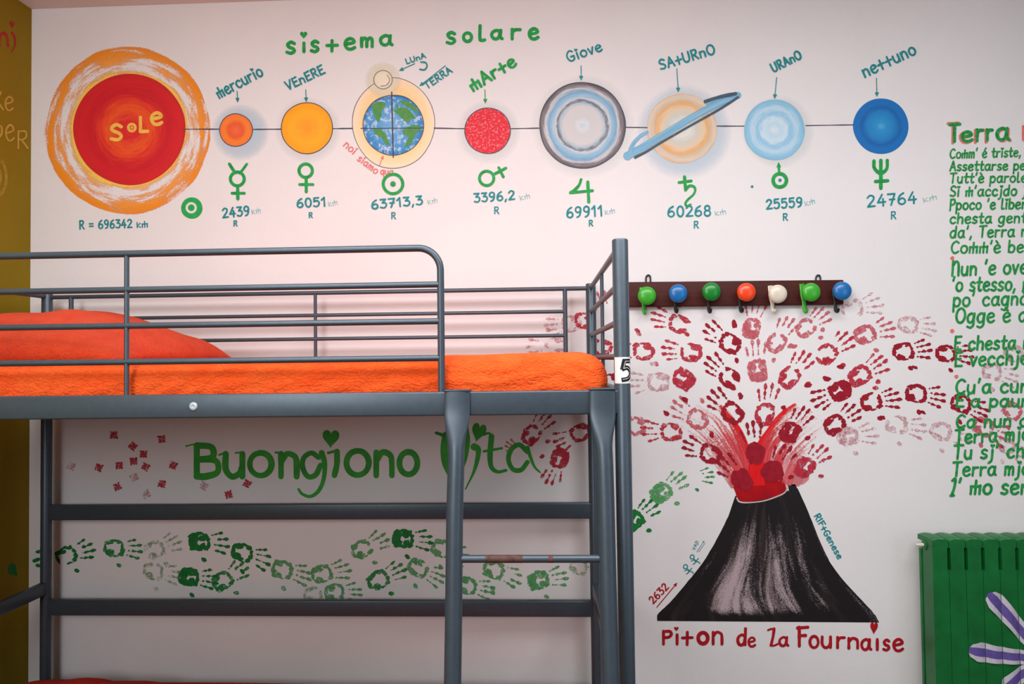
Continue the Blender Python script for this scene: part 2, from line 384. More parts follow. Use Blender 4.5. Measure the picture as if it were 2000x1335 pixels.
def letters(P, spec, w):
    """(char, left, top, right, bottom[, width]) boxes straight from the photograph"""
    for it in spec:
        ch, x0, y0, x1, y1 = it[:5]; ww = it[5] if len(it) > 5 else w
        xs = []; ys = []
        for st in G[ch][1].split('|'):
            if st[0] in 'SL':
                for q in st[1:].split(): a, b = map(float, q.split(',')); xs.append(a); ys.append(b)
            elif st[0] == 'O':
                x, y, rx, ry = map(float, st[1:].split(',')); xs += [x-rx, x+rx]; ys += [y-ry, y+ry]
        ax, bx, ay, by = min(xs), max(xs), min(ys), max(ys); m = ww/2
        def fx(u, v):
            sx = (x1-x0-ww)/max(bx-ax, .02) if bx-ax > .05 else 0
            return ((x0+m if sx else (x0+x1)/2) + (u-ax)*sx, y1-m-(v-ay)*(y1-y0-ww)/(by-ay))
        glyph_noheart(P, ch, fx, ww)
def glyph_noheart(P, ch, fx, w):
    keep = G[ch]; G[ch] = (keep[0], '|'.join(q for q in keep[1].split('|') if q[:1] != '*')); glyph(P, ch, fx, w); G[ch] = keep

# ================================================================== the room
def slab(name, a, b, mat):
    m = MB(); m.box(a, b); o = m.build(name, mat, smooth=0); o['kind'] = 'structure'; return o
XR = 3.0
WB = slab('wall_back', (XW-.15, 0, 0), (XR, .15, ZC), WHITE)
WL = slab('wall_left', (XW-.15, -4.6, 0), (XW, 0, ZC), OLIVE)
slab('ceiling', (XW-.15, -4.6, ZC), (XR, .15, ZC+.12), CEIL)
slab('floor', (XW-.15, -4.6, -.12), (XR, .15, 0), FLOORM)
WB['label'] = 'white wall painted with a solar system, a volcano and handprints'
WL['label'] = 'olive green wall at the left end of the bunk bed'
WB['category'] = 'wall'; WL['category'] = 'wall'
bpy.data.objects['ceiling']['label'] = 'white ceiling meeting the painted wall'; bpy.data.objects['ceiling']['category'] = 'ceiling'
bpy.data.objects['floor']['label'] = 'brown floor under the bunk bed and radiator'; bpy.data.objects['floor']['category'] = 'floor'

# ================================================================== solar system
def planet(name, label, cx, cy, r, mat, halo=None, outline=None, ry=None):
    P = Paint(3); P.disc(cx, cy, r, ry, 72); o = P.build(name, mat, WB, label)
    if halo:
        hx, hy, hr, hm = halo; H = Paint(1); H.disc(hx, hy, hr, n=64); H.build('halo', hm, o, 'pale brushed halo around the planet')
    if outline:
        Q = Paint(4); Q.ring(cx, cy, r+.7, r-.9, 72, (ry or r)+.7, (ry or r)-.9, wob=.012); Q.build('outline', INK, o, 'thin dark outline')
    return o
# sun
sunm = m_disc('sun_paint', [(0, (232, 52, 44)), (.16, (224, 38, 44)), (.24, (234, 66, 44)), (.38, (244, 92, 36)), (.50, (234, 62, 38)), (.58, (222, 44, 40)), (.68, (208, 26, 42)), (.9, (222, 34, 42)), (1, (206, 34, 40))], .20, 9, 15, speck=(420, .68, (238, 120, 100), .35))
halom = m_disc('sun_corona_paint', [(0, (250, 200, 60)), (.64, (250, 205, 80)), (.70, (250, 190, 130)), (.8, (250, 170, 90)), (.9, (246, 150, 40)), (1, (240, 140, 30))], .1, 11, 9, alpha=[(0, 1), (.66, 1), (.70, .74), (.78, .68), (.84, .86), (.89, 1.08), (.97, 1.05), (1, 0)], athr=.50)
sun = planet('sun_painting', 'large red painted sun with a brushed orange corona', 252.5, 252, 109, sunm)
H = Paint(1); H.disc(249.6, 254.5, 164, 166, n=90, wob=.008); H.build('corona', halom, sun, 'dry-brushed orange corona')
H2 = Paint(2); H2.disc(252.5, 253, 119, n=80, wob=.02)
H2.build('inner_glow', m_disc('sun_rim_paint', [(0, (250, 190, 60)), (1, (250, 206, 96))], .1, 8, 6, alpha=[(0, 1), (.93, 1), (1, 0)], athr=.42), sun, 'yellow rim around the red disc')
Q = Paint(5)
letters(Q, [('S', 214, 240, 240, 276), ('L', 271, 226, 292, 260), ('e', 293, 217, 319, 246)], 6.5)
Q.ring(257.5, 249, 9.5, 4.2, 24); Q.disc(257.5, 249, 2.6, n=12)
Q.build('lettering', YEL, sun, 'yellow word across the sun')
blueh = m_disc('blue_halo_paint', [(0, (190, 214, 232)), (1, (206, 224, 236))], .1, 8, 7, alpha=[(0, .75), (.6, .7), (.8, .45), (1, 0)])
paleh = m_disc('pale_halo_paint', [(0, (214, 222, 226)), (1, (222, 228, 228))], .1, 8, 7, alpha=[(0, .5), (.66, .45), (.85, .25), (1, 0)])
creamh = m_disc('cream_halo_paint', [(0, (248, 214, 160)), (.7, (250, 214, 150)), (1, (250, 226, 196))], .2, 6, 7)
moonh = m_disc('moon_halo_paint', [(0, (238, 232, 206)), (1, (240, 234, 212))], .1, 5, 5, alpha=[(0, .8), (.7, .7), (1, 0)])
planet('mercury_painting', 'small orange painted planet nearest the sun', 460.7, 254, 32, m_disc('mercury_paint', [(0, (246, 110, 66)), (.45, (236, 92, 44)), (.7, (250, 134, 44)), (1, (248, 120, 56))], .16, 7, 6), (470, 258, 57, blueh), True)
planet('venus_painting', 'amber yellow painted planet, second from the sun', 599.5, 250, 50, m_disc('venus_paint', [(0, (252, 158, 20)), (.3, (250, 166, 30)), (.6, (254, 178, 20)), (1, (252, 160, 14))], .25, 5, 6, speck=(60, .62, (255, 200, 60), .4)), (602, 254, 66, paleh), True)
# earth with its moon
E = Paint(2); E.disc(768.4, 240.7, 80, 88, 80)
earth = E.build('earth_painting', creamh, WB, 'blue and green painted earth in a cream ring with axis lines')
D = Paint(3); D.disc(768, 244, 58.8, n=72)
D.build('globe', m_disc('earth_sea_paint', [(0, (120, 178, 222)), (.5, (90, 160, 214)), (.8, (70, 150, 210)), (1, (44, 120, 190))], .3, 5, 6, speck=(46, .52, (206, 220, 238), .75)), earth, 'blue and white globe')
C = Paint(4)
for pts in ([(728, 202), (745, 198), (754, 204), (746, 216), (744, 228), (738, 238), (731, 226), (727, 212)], [(729, 252), (742, 249), (747, 256), (754, 262), (758, 274), (762, 284), (752, 280), (744, 268), (733, 262)],
            [(768, 216), (782, 210), (796, 212), (806, 222), (812, 232), (802, 232), (798, 240), (790, 236), (780, 226)], [(778, 196), (796, 198), (812, 210), (818, 224), (806, 214), (790, 206)],
            [(786, 254), (800, 246), (816, 244), (822, 252), (812, 262), (806, 276), (796, 286), (790, 284), (798, 268), (788, 262)], [(772, 206), (778, 204), (776, 212)]):
    pts = spline([Vector(p) for p in pts+[pts[0]]], 4)[:-1]; c = sum(pts, Vector((0, 0)))/len(pts); C.fan(c, pts)
C.build('continent', m_paint('earth_land_paint', (58, 150, 84), (110, 150, 70), dens=.92, scale=70), earth, 'green continents')
Q = Paint(5); Q.ring(768, 244, 59.6, 58.2, 72); Q.ring(768.4, 240.7, 80.6, 79.6, 80, 88.6, 87.6)
Q.stroke([(765, 180), (768, 307)], 2.6); Q.stroke([(705, 250.5), (826, 250)], 1.8)
Q.build('outline', INK, earth, 'dark outlines and axis lines')
M1 = Paint(4); M1.disc(748, 156, 37, n=40); mo = M1.build('moon_painting', moonh, WB, 'pale cream moon painted above the earth')
M2 = Paint(5); M2.disc(748, 155.5, 18, n=40)
M2.build('moon_disc', m_disc('moon_paint', [(0, (232, 228, 222)), (.5, (240, 226, 190)), (.8, (230, 224, 208)), (1, (220, 206, 160))], .3, 5, 5), mo, 'cream disc')
Q = Paint(6); Q.ring(748, 155.5, 18.6, 17.5, 40); Q.stroke([(756, 146), (761, 156), (755, 166), (744, 168)], 1.1); Q.build('outline', INK, mo, 'thin ink outline')
planet('mars_painting', 'sponged red painted planet fourth from the sun', 952.6, 255, 44.6, m_disc('mars_paint', [(0, (222, 30, 52)), (1, (224, 28, 50))], .1, speck=(130, .54, (240, 150, 156), .75)), (954, 258, 64, paleh), True)
jm = m_disc('jupiter_paint', [(0, (190, 208, 222)), (.1, (214, 220, 224)), (.2, (206, 206, 208)), (.44, (212, 208, 208)), (.52, (176, 194, 206)), (.58, (106, 110, 118)), (.62, (206, 208, 214)), (.70, (150, 190, 216)), (.80, (120, 164, 196)), (.86, (206, 206, 208)), (.92, (132, 124, 130)), (1, (90, 84, 92))], .085, 8, 9, speck=(300, .7, (226, 226, 230), .4))
planet('jupiter_painting', 'large grey and blue ringed painted planet, fifth from the sun', 1137.4, 244.7, 84, jm, (1140, 248, 103, paleh), True)
sat = planet('saturn_painting', 'sandy painted planet crossed by a tilted blue ring', 1332.4, 250.6, 68, m_disc('saturn_paint', [(0, (206, 212, 210)), (.2, (226, 222, 212)), (.42, (204, 204, 196)), (.6, (228, 200, 168)), (.74, (226, 172, 110)), (.86, (206, 196, 182)), (.95, (228, 202, 176)), (1, (222, 178, 140))], .16, 7, 7), (1336, 258, 94, blueh))
R = Paint(5)
R.stroke([(1226, 304), (1250, 290), (1290, 267), (1334, 240), (1380, 214), (1420, 194), (1441, 186)], 19, w1=14)
R.stroke([(1229, 302), (1236, 282), (1250, 266), (1264, 258)], 11, w1=6)
R.stroke([(1380, 200), (1400, 192), (1425, 186), (1441, 185)], 10)
rg = R.build('planet_ring', m_stroke('saturn_ring_paint', (96, 160, 198), (150, 196, 220), dens=1.4, across=7, along=2), sat, 'tilted blue brushed ring')
R = Paint(6)
R.stroke([(1241, 307), (1262, 296), (1290, 279), (1340, 250), (1390, 222), (1420, 204), (1441, 190)], 6, w1=5)
R.stroke([(1378, 198), (1396, 192), (1420, 186), (1436, 183)], 8)
R.build('ring_shadow_stroke', m_stroke('dark_brush_paint', (52, 70, 84), (74, 98, 116), dens=.75, across=6, along=6), sat, 'dark dry-brushed edge of the ring')
planet('uranus_painting', 'pale sky blue painted planet, seventh from the sun', 1512.5, 253.4, 59.5, m_disc('uranus_paint', [(0, (222, 230, 236)), (.2, (186, 216, 234)), (.4, (204, 224, 236)), (.55, (142, 196, 228)), (.72, (190, 216, 232)), (.86, (146, 198, 226)), (1, (132, 186, 216))], .2, 6, 7), (1520, 258, 72, paleh))
planet('neptune_painting', 'deep blue painted planet farthest from the sun', 1720.6, 246.2, 54, m_disc('neptune_paint', [(0, (90, 170, 214)), (.15, (40, 146, 206)), (.5, (28, 128, 196)), (.68, (12, 98, 172)), (.8, (16, 112, 190)), (1, (14, 112, 186))], .10, 7, 7, speck=(170, .69, (150, 200, 226), .7)))
L = Paint(4)
for a, b in (((357, 252), (428, 252)), ((493, 252.5), (548, 252)), ((650, 251), (688, 250.5)), ((848, 250), (907, 251)), ((998, 251), (1054, 250)), ((1222, 248.5), (1264, 249)), ((1400, 246), (1453, 246)), ((1574, 245), (1667, 243.5))):
    L.stroke([a, b], 2.0, jit=.3)
L.build('axis_line', INK, WB, 'thin dark line joining the planets')
T = Paint(4); letters(T, [('s', 557, 79, 578, 107), ('i', 588, 81, 599, 104), ('s', 605, 77, 624, 104), ('+', 635, 76, 662, 103), ('e', 671, 72, 696, 99), ('m', 703, 71, 730, 94), ('a', 740, 66, 769, 91)], 6.4)
T.heart(593, 69, 14, 14); T.build('title_lettering', GREEN, WB, 'green word over Venus and Earth, first half of the title')
T = Paint(4); letters(T, [('s', 870, 60, 891, 88), ('o', 902, 61, 924, 84), ('l', 934, 47, 950, 82), ('a', 957, 56, 984, 79), ('r', 997, 54, 1019, 79), ('e', 1031, 53, 1054, 79)], 6.4)
T.build('title_lettering', GREEN, WB, 'green word over Mars, second half of the title')
for nm, p0, p1, h, w, mat, a, b in (
    ('@ercurio', (428, 192), (515, 146), 23, 3.6, TEAL, (463, 178), (464, 200)), ('VEnERE', (562, 176), (635, 142), 17, 3.4, TEAL, (597, 175), (598, 199)),
    ('LUnA', (794, 125), (832, 112), 10, 2.4, TEAL, (810, 124), (779, 138)), ('TERRA', (834, 174), (884, 140), 13, 2.8, TEAL, (870, 128), (819, 168)),
    ('@Ar+e', (924, 178), (1010, 126), 24, 5.2, GREEN, (947, 175), (948, 202)), ('Giove', (1110, 121), (1177, 98), 20, 3.4, TEAL, (1135, 128), (1135, 157)),
    ('SA+URnO', (1290, 136), (1398, 104), 19, 3.6, TEAL, (1322, 134), (1325, 180)), ('URAnO', (1511, 141), (1567, 113), 17, 3.6, TEAL, (1517, 151), (1513, 193)),
    ('ne++uno', (1689, 151), (1791, 104), 24, 3.8, TEAL, (1712, 152), (1713, 189))):
    T = Paint(7); word(T, nm, p0, p1, h, w); T.arrow(a, b, 1.5, 9)
    if nm == 'LUnA': T.stroke([(822, 121), (831, 122), (834, 129), (829, 136), (820, 135)], 3)
    T.build('name_lettering', mat, WB, 'hand-painted planet name with its arrow')
for nm, p0, p1, h, kp, rp, rh in (('2439', (435, 425), (488, 420), 18, (492, 418, 510, 415), (456, 441), 10), ('6051', (580, 405), (637, 402), 17, (642, 403, 660, 399), (603, 425), 10), ('63713,3', (726, 408), (826, 399), 17, (836, 399, 855, 395), (764, 427), 12),
    ('3396,2', (926, 395), (1006, 389), 17, (1016, 391, 1036, 386), (965, 417), 13), ('69911', (1107, 425), (1178, 421), 20, (1182, 419, 1202, 415), (1150, 441), 11), ('60268', (1304, 423), (1389, 421), 20, (1397, 421, 1419, 417), (1355, 445), 13),
    ('25559', (1497, 408), (1568, 403), 18, (1573, 402, 1593, 396), (1529, 430), 13), ('24764', (1694, 404), (1791, 396), 22, (1804, 395, 1831, 388), (1740, 427), 14)):
    T = Paint(5); word(T, nm, p0, p1, h, 3.4); word(T, 'R', rp, (rp[0]+rh*.75, rp[1]), rh, 2.4)
    o = T.build('radius_lettering', TEAL, WB, 'teal painted radius of the planet above')
    T = Paint(5); word(T, 'k@', kp[:2], kp[2:], 12, 1.2); T.build('unit_lettering', TEALP, o, 'faint unit after the number')
T = Paint(5); word(T, 'R = 696342', (155, 447), (258, 444), 16, 2.8); word(T, 'k@', (267, 444), (289, 443), 13, 2.2); T.build('radius_lettering', TEAL, WB, 'teal painted radius under the sun')
T = Paint(5); word(T, 'noi', (670, 284), (690, 302), 15, 2.3); word(T, 'siamo', (697, 312), (734, 340), 14, 2.3); word(T, 'qua', (743, 340), (768, 341), 13, 2.3); T.arrow((741, 323), (749, 303), 1.6, 8)
T.build('note_lettering', CORAL, WB, 'coral note curving under the earth')
# signs
def sign(label, fn):
    T = Paint(6); fn(T); return T.build('planet_symbol', GREEN, WB, label)
def ringst(T, x, y, r, w): T.ring(x, y, r+w/2, r-w/2, 40)
def s1(T): ringst(T, 463.5, 349, 13.5, 6); T.stroke([(448, 320), (455, 331), (460, 337)], 6); T.stroke([(482, 320), (474, 331), (468, 338)], 4.6); T.stroke([(464, 363), (464.5, 388)], 6); T.stroke([(453, 377), (477, 377)], 5.4)
def s2(T): ringst(T, 597, 333, 13, 6); T.stroke([(598, 346), (598, 374)], 6); T.stroke([(585, 360), (611, 360)], 5.4)
def s3(T): ringst(T, 767.5, 359, 19, 6); T.disc(767.5, 359, 5.4, n=20)
def s4(T): ringst(T, 950.5, 348, 14, 5.6); T.stroke([(963, 341), (988, 328)], 5.6); T.stroke([(974, 327), (983, 345)], 5.2)
def s5(T): T.stroke([(1135, 350), (1131, 361), (1122, 371), (1114, 376)], 5.4); T.stroke([(1114, 376), (1157, 372)], 5.6); T.stroke([(1148, 355), (1149, 375), (1150, 394)], 6)
def s6(T): T.stroke([(1337, 345), (1339, 368)], 6); T.stroke([(1326, 356), (1350, 353)], 5.2); T.stroke([(1339, 371), (1346, 363), (1355, 364), (1358, 371), (1354, 380), (1345, 388), (1339, 396), (1341, 402), (1349, 399)], 5.4, w1=4)
def s7(T): ringst(T, 1523, 352, 13, 7); T.arrow((1522, 338), (1520.5, 316), 4.4, 10)
def s8(T): T.stroke([(1720.5, 313), (1720.5, 367)], 7); T.stroke([(1707, 314), (1708, 328), (1720, 338), (1732, 329), (1733, 313)], 6.6); T.stroke([(1710, 354), (1734, 352.5)], 6.4)
for lb, fn in (('green sign of a horned ring over a cross', s1), ('green ring over a cross', s2), ('green ring with a dot in it under the earth', s3), ('green ring with a slanting cross', s4), ('green sign like a figure four', s5), ('green cross running into a hooked tail', s6), ('green ring with an arrow upwards', s7), ('green trident sign', s8)): sign(lb, fn)
T = Paint(3); T.disc(374.5, 406, 21, n=40); o = T.build('sun_symbol', m_paint('green_disc_paint', (44, 176, 90), (30, 160, 76), scale=60), WB, 'round green badge with a white ring beside the sun')
T = Paint(4); T.ring(373.5, 405.5, 11, 6.5, 32); T.build('white_ring', m_paint('white_brush_paint', (232, 232, 226), (220, 230, 220)), o, 'white ring')
T = Paint(6); T.disc(1523.5, 351.5, 3.2, n=12); T.disc(1469, 364, 2.6, n=12); T.build('paint_dot', TEAL, WB, 'small teal dots')

# ================================================================== handprints
RED = {}; GRN = {}
for k, (dn, am) in {'dark': (.88, 1), 'mid': (.72, .95), 'pale': (.70, .82), 'faint': (.58, .6)}.items():
    RED[k] = m_paint('red_hand_paint_'+k, {'dark': (166, 24, 44), 'mid': (200, 54, 74), 'pale': (216, 108, 120), 'faint': (214, 156, 162)}[k], {'dark': (142, 16, 36), 'mid': (178, 34, 54), 'pale': (200, 84, 98), 'faint': (204, 134, 144)}[k], dn, 240, 50, am)
    GRN[k] = m_paint('green_hand_paint_'+k, {'dark': (24, 132, 58), 'mid': (46, 150, 76), 'pale': (96, 176, 108), 'faint': (146, 180, 138)}[k], {'dark': (16, 108, 44), 'mid': (30, 130, 58), 'pale': (80, 162, 92), 'faint': (126, 170, 118)}[k], dn, 240, 50, am)
def handprint(cx, cy, ang, L, mat, side=1, fingers=1, thumb=1, hole=.5, layer=2, palm=1, label=None, name='handprint'):
    """L: heel to middle fingertip; fingers point along ang (degrees, anticlockwise); side 1 puts the thumb clockwise of them"""
    P = Paint(layer); a = math.radians(ang); fv = (math.cos(a), -math.sin(a)); fu = (math.sin(a)*side, math.cos(a)*side)
    L = L*1.0; rnd = random.random
    def W(u, v): return (cx + L*(u*fu[0]+v*fv[0]), cy + L*(u*fu[1]+v*fv[1]))
    if palm:
        def pad(u, v, ru, rv, rot=0, wob=.2):
            c = W(u*1.06, v*1.05); k = .88+.34*rnd(); P.blob(c[0], c[1], L*ru*k*(.86 if hole >= .4 else 1), L*rv*(.85+.3*rnd()), a-math.pi/2+rot*side, n=30, wob=wob)
        if hole > .01:
            full = hole < .4
            pads = [(.13, -.11, .085, .135, -.25), (-.13, -.13, .075, .12, .25), (.0, -.225, .13, .05, 0), (.145, .16, .062, .075, .3), (.055, .205, .075, .05, 0), (-.055, .195, .075, .05, .1), (-.15, .12, .058, .085, -.3), (-.185, -.0, .042, .10, 0), (.19, .02, .03, .08, 0)]
            for q in pads:
                if rnd() < (.94 if not full else 1): pad(*q, wob=.26)
            if full:
                pad(.05, -.14, .13, .10); pad(-.09, .05, .07, .12); pad(.10, .08, .075, .09); pad(-.06, -.12, .10, .10)
            else:
                if rnd() < .35: pad(-.10, -.05, .06, .10)
                if rnd() < .35: pad(.09, -.10, .08, .10)
        else: pad(0, 0, .225, .255, 0, .14)
    if fingers:
        for u0, v0, u1, v1, sz in ((.17, .30, .25, .60, 1), (.06, .34, .085, .69, 1.05), (-.06, .33, -.075, .66, 1), (-.16, .28, -.22, .52, .85)):
            if rnd() > fingers: continue
            j = .02*(rnd()-.5); u1 += j*2; v1 += j
            dx, dy = W(u1, v1)[0]-W(u0, v0)[0], W(u1, v1)[1]-W(u0, v0)[1]; an = math.atan2(-dy, dx)
            def on(t): return W(u0+(u1-u0)*t, v0+(v1-v0)*t)
            P.blob(*on(.94), L*.072*sz, L*.042*sz, an)
            P.stroke([on(.85), on(.55)], L*.040*sz, w1=L*.024*sz, jit=.4)
            if rnd() < .85: P.blob(*on(.46), L*.060*sz, L*.034*sz, an, wob=.3)
            if rnd() < .6: P.stroke([on(.42), on(.16)], L*.028*sz, w1=L*.018, jit=.5)
            if rnd() < .6: P.blob(*on(.1), L*.03*sz, L*.022*sz, an, wob=.35)
    if thumb:
        c = W(.44, .12); P.blob(c[0], c[1], L*.072, L*.050, a - side*.9+.3, wob=.12)
    return P.build(name, mat, WB, label)
D_, M_, P_, F_ = 'dark', 'mid', 'pale', 'faint'
reds = [  # x, y, angle, length, tone, opts
 (1326, 632, 163, 80, M_, {}), (1425, 670, 148, 82, D_, {}), (1349, 688, 176, 80, M_, {}), (1425, 738, 143, 82, D_, {}), (1256, 686, 178, 78, M_, {}),
 (1285, 746, 182, 82, F_, {}), (1335, 740, 150, 84, M_, dict(fingers=0, thumb=0, hole=.3)), (1468, 640, 80, 76, P_, dict(thumb=0, hole=.2)), (1517, 668, 62, 78, P_, {}),
 (1479, 723, 95, 84, P_, dict(thumb=0, hole=.3)), (1542, 736, 55, 84, M_, {}), (1494, 808, 82, 84, M_, dict(hole=.6)), (1430, 806, 140, 84, D_, dict(hole=.6, layer=5)),
 (1574, 640, 42, 76, P_, {}), (1615, 691, 40, 84, M_, {}), (1690, 653, 20, 82, P_, {}), (1665, 602, 14, 82, F_, dict(thumb=0)), (1765, 686, 8, 78, D_, dict(hole=.62)),
 (1774, 634, -4, 76, F_, dict(thumb=0, hole=.7)), (1680, 733, 36, 84, M_, {}), (1641, 763, 205, 84, D_, dict(thumb=0, hole=.18)), (1702, 784, 12, 80, D_, {}), (1790, 768, -8, 80, D_, dict(hole=.55)),
 (1848, 690, 0, 74, D_, {}), (1878, 788, -20, 78, D_, {}), (1630, 828, 36, 80, D_, dict(thumb=0, layer=5)), (1543, 843, 56, 80, D_, dict(layer=6, hole=.3)), (1657, 851, 8, 80, F_, dict(hole=.3)),
 (1752, 829, -8, 82, F_, {}), (1838, 842, -12, 82, F_, {}), (1572, 911, 45, 80, M_, dict(layer=5, hole=.3)), (1310, 843, 178, 80, M_, {}), (1243, 832, 176, 80, P_, dict(fingers=0, thumb=0)),
 (1387, 886, 160, 80, D_, dict(layer=5)), (1474, 883, 100, 84, D_, dict(layer=7, hole=0, thumb=0)), (1508, 920, 58, 84, D_, dict(layer=7, hole=0)), (1450, 936, 140, 86, D_, dict(layer=7, hole=0)),
 (1362, 818, 150, 82, P_, dict(hole=.6)), (1038, 848, 52, 76, M_, {}), (1133, 845, 205, 76, M_, dict(thumb=0)), (1093, 895, 248, 76, M_, dict(hole=.35)), (1018, 884, 150, 50, P_, dict(palm=0, thumb=0)),
 (1140, 626, 170, 70, M_, dict(fingers=0, thumb=0)), (1085, 676, 188, 78, F_, {}), (1116, 632, 190, 74, F_, {}), (1176, 678, 170, 72, M_, dict(fingers=0)), (1186, 618, 120, 72, P_, dict(palm=0)), (1192, 746, 176, 72, D_, dict(fingers=0, thumb=0)),
 (1938, 726, -14, 74, F_, {}), (1978, 802, -30, 74, P_, dict(fingers=.6)), (1922, 833, -25, 80, P_, {}), (1966, 870, -30, 70, F_, {}), (1980, 690, -10, 74, F_, dict(thumb=0))]
for x, y, an, Ln, tn, op in reds:
    handprint(x, y, an, Ln, RED[tn], label={D_: 'dark red handprint', M_: 'red handprint', P_: 'pale red handprint', F_: 'faint pink handprint'}[tn], **op)
greens = [(130, 1084, 18, 78, D_, {}), (223, 1070, 0, 76, M_, {}), (302, 1073, 24, 76, F_, {}), (300, 1115, -8, 76, F_, {}), (390, 1057, -2, 80, D_, dict(hole=.3)), (474, 1079, -16, 80, D_, {}), (369, 1126, -6, 78, D_, dict(hole=.35)),
 (435, 1134, 34, 78, M_, {}), (552, 1112, -12, 80, P_, {}), (629, 1120, 14, 78, P_, {}), (707, 1072, 28, 78, P_, {}), (788, 1051, -3, 80, D_, dict(hole=.35)), (739, 1132, 28, 80, M_, {}), (817, 1109, -24, 78, P_, {}), (864, 1071, -20, 78, P_, {}),
 (965, 1112, -20, 80, P_, {}), (1052, 1132, 10, 80, P_, dict(hole=.3)), (912, 1143, -10, 78, P_, {}), (612, 1161, 0, 70, F_, dict(fingers=0, thumb=0)), (654, 1155, 0, 74, P_, dict(thumb=0, fingers=.5)), (1131, 1106, -20, 70, F_, dict(fingers=0, thumb=0)),
 (26, 1092, 0, 78, D_, dict(palm=0, thumb=0)), (1292, 962, 40, 80, P_, dict(hole=.2)), (1238, 1016, 42, 78, D_, dict(hole=.3)), (1352, 930, 5, 60, M_, dict(palm=0))]
for x, y, an, Ln, tn, op in greens:
    if x == 26: continue
    handprint(x, y, an, Ln, GRN[tn], label={D_: 'dark green handprint', M_: 'green handprint', P_: 'light green handprint', F_: 'faint green handprint'}[tn], **op)
P = Paint(2)
for x, y in ((75, 1077), (73, 1092), (75, 1104), (69, 1094)): P.blob(x, y, 6, 3.6, .1)
P.build('handprint', GRN[D_], WB, 'dark green finger dabs left of the bed post')
# small four-petalled stamps under the bed
for i, (x, y) in enumerate(((440, 140), (780, 170), (575, 220), (650, 275), (580, 325), (480, 355), (335, 370), (140, 360), (665, 365), (860, 355), (585, 440), (780, 485), (465, 505), (670, 560), (1075, 500), (1250, 560), (1380, 485))):
    P = Paint(2); X, Y = 100+x/3.607, 810+y/3.607; a0 = random.random()*1.5
    for k in range(4):
        a = a0+k*math.pi/2; P.blob(X+5.2*math.cos(a), Y+5.2*math.sin(a), 4.6, 2.6, -a+.4, wob=.3); 
        P.blob(X+5.5*math.cos(a+.7), Y+5.5*math.sin(a+.7), 2.2, 1.5, -a, wob=.3)
    P.blob(X, Y, 2, 1.7)
    P.build('flower_stamp', RED['faint' if i in (7, 10, 14, 13) else 'mid'], WB, 'small red flower stamp')

# ================================================================== volcano
t = NT('volcano_brush_paint'); sx = t.n('ShaderNodeSeparateXYZ', ins={0: t.uv()})
cv = t.n('ShaderNodeCombineXYZ', ins={0: t.math('MULTIPLY', sx.outputs[0], 12.0), 1: t.math('MULTIPLY', sx.outputs[1], 1.5), 2: 3.3})
st = t.noise(cv.outputs[0], 1.0, 4, .62, .6); gr = t.noise(t.obj(), 240, 3, .75)
band = t.ramp(sx.outputs[0], [(0, (0, 0, 0, 1)), (.2, (.25, .25, .25, 1)), (.33, (1, 1, 1, 1)), (.47, (.75, .75, .75, 1)), (.52, (.45, .45, .45, 1)), (.60, (.85, .85, .85, 1)), (.68, (.4, .4, .4, 1)), (.8, (.55, .55, .55, 1)), (1, (.2, .2, .2, 1))])
vb = t.ramp(sx.outputs[1], [(0, (.0, .0, .0, 1)), (.08, (.35, .35, .35, 1)), (.2, (1, 1, 1, 1)), (.62, (.8, .8, .8, 1)), (.82, (.2, .2, .2, 1)), (1, (.0, .0, .0, 1))])
k = t.math('ADD', t.math('MULTIPLY', st, .62), t.math('MULTIPLY', gr, .38))
k = t.math('ADD', k, t.math('MULTIPLY', t.math('SUBTRACT', t.math('MULTIPLY', band, vb), .5), .22))
col = t.mix(t.step(k, .50, .62), lin((30, 26, 29)), lin((186, 166, 170)))
col = t.mix(t.math('MULTIPLY', t.step(t.noise(cv.outputs[0], .7, 2), .55, .65), .35), col, lin((74, 58, 52)))
VOLM = t.bsdf(col, .5, spec=.3)
leftS = [(1436, 968), (1422, 1008), (1399, 1054), (1374, 1096), (1345, 1133), (1311, 1173), (1287, 1196), (1283, 1204)]
rightS = [(1553, 947), (1560, 958), (1579, 1000), (1602, 1057), (1624, 1102), (1653, 1139), (1697, 1186), (1712, 1204)]
botm = [(1284, 1211), (1482, 1215), (1717, 1215)]
P = Paint(2); lp = spline([Vector(p) for p in leftS], 6); rp = spline([Vector(p) for p in rightS], 6); n = len(lp); m = 28
lp.append(Vector((1284, 1212))); rp.append(Vector((1717, 1215))); n += 1
b = len(P.v)
for i in range(n):
    for j in range(m+1):
        s_ = j/m; top = 4*s_*(1-s_)*14*max(0, 1-i/9)    # the front rim of the crater hangs in a shallow curve
        q = lp[i].lerp(rp[i], s_); jj = .8*noise.noise(Vector((i*.9, j*.2, 1)))
        P.v.append(P.at((q.x+(jj if j in (0, m) else 0), q.y+top))); P.uv.append((s_, 1-i/(n-1)))
P.f += [[b+i*(m+1)+j, b+i*(m+1)+j+1, b+(i+1)*(m+1)+j+1, b+(i+1)*(m+1)+j] for i in range(n-1) for j in range(m)]
vol = P.build('volcano_painting', VOLM, WB, 'black dry-brushed volcano cone painted beside the bunk bed')
P = Paint(3); P.poly([(1535, 952), (1540, 946), (1553, 945), (1559, 957), (1557, 968), (1543, 970), (1526, 974), (1537, 962)]); P.build('crater_rim', BLACK, vol, 'black right rim of the crater')
LAVA = m_paint('lava_red_paint', (184, 3, 16), (156, 2, 18), scale=22)
P = Paint(4); pts = spline([Vector(p) for p in [(1429, 945), (1436, 960), (1441, 974), (1456, 979), (1482, 977), (1510, 970), (1535, 959), (1534, 946), (1528, 930), (1518, 908), (1502, 908), (1492, 930), (1484, 938), (1474, 930), (1456, 916), (1437, 922), (1429, 945)]], 5)[:-1]
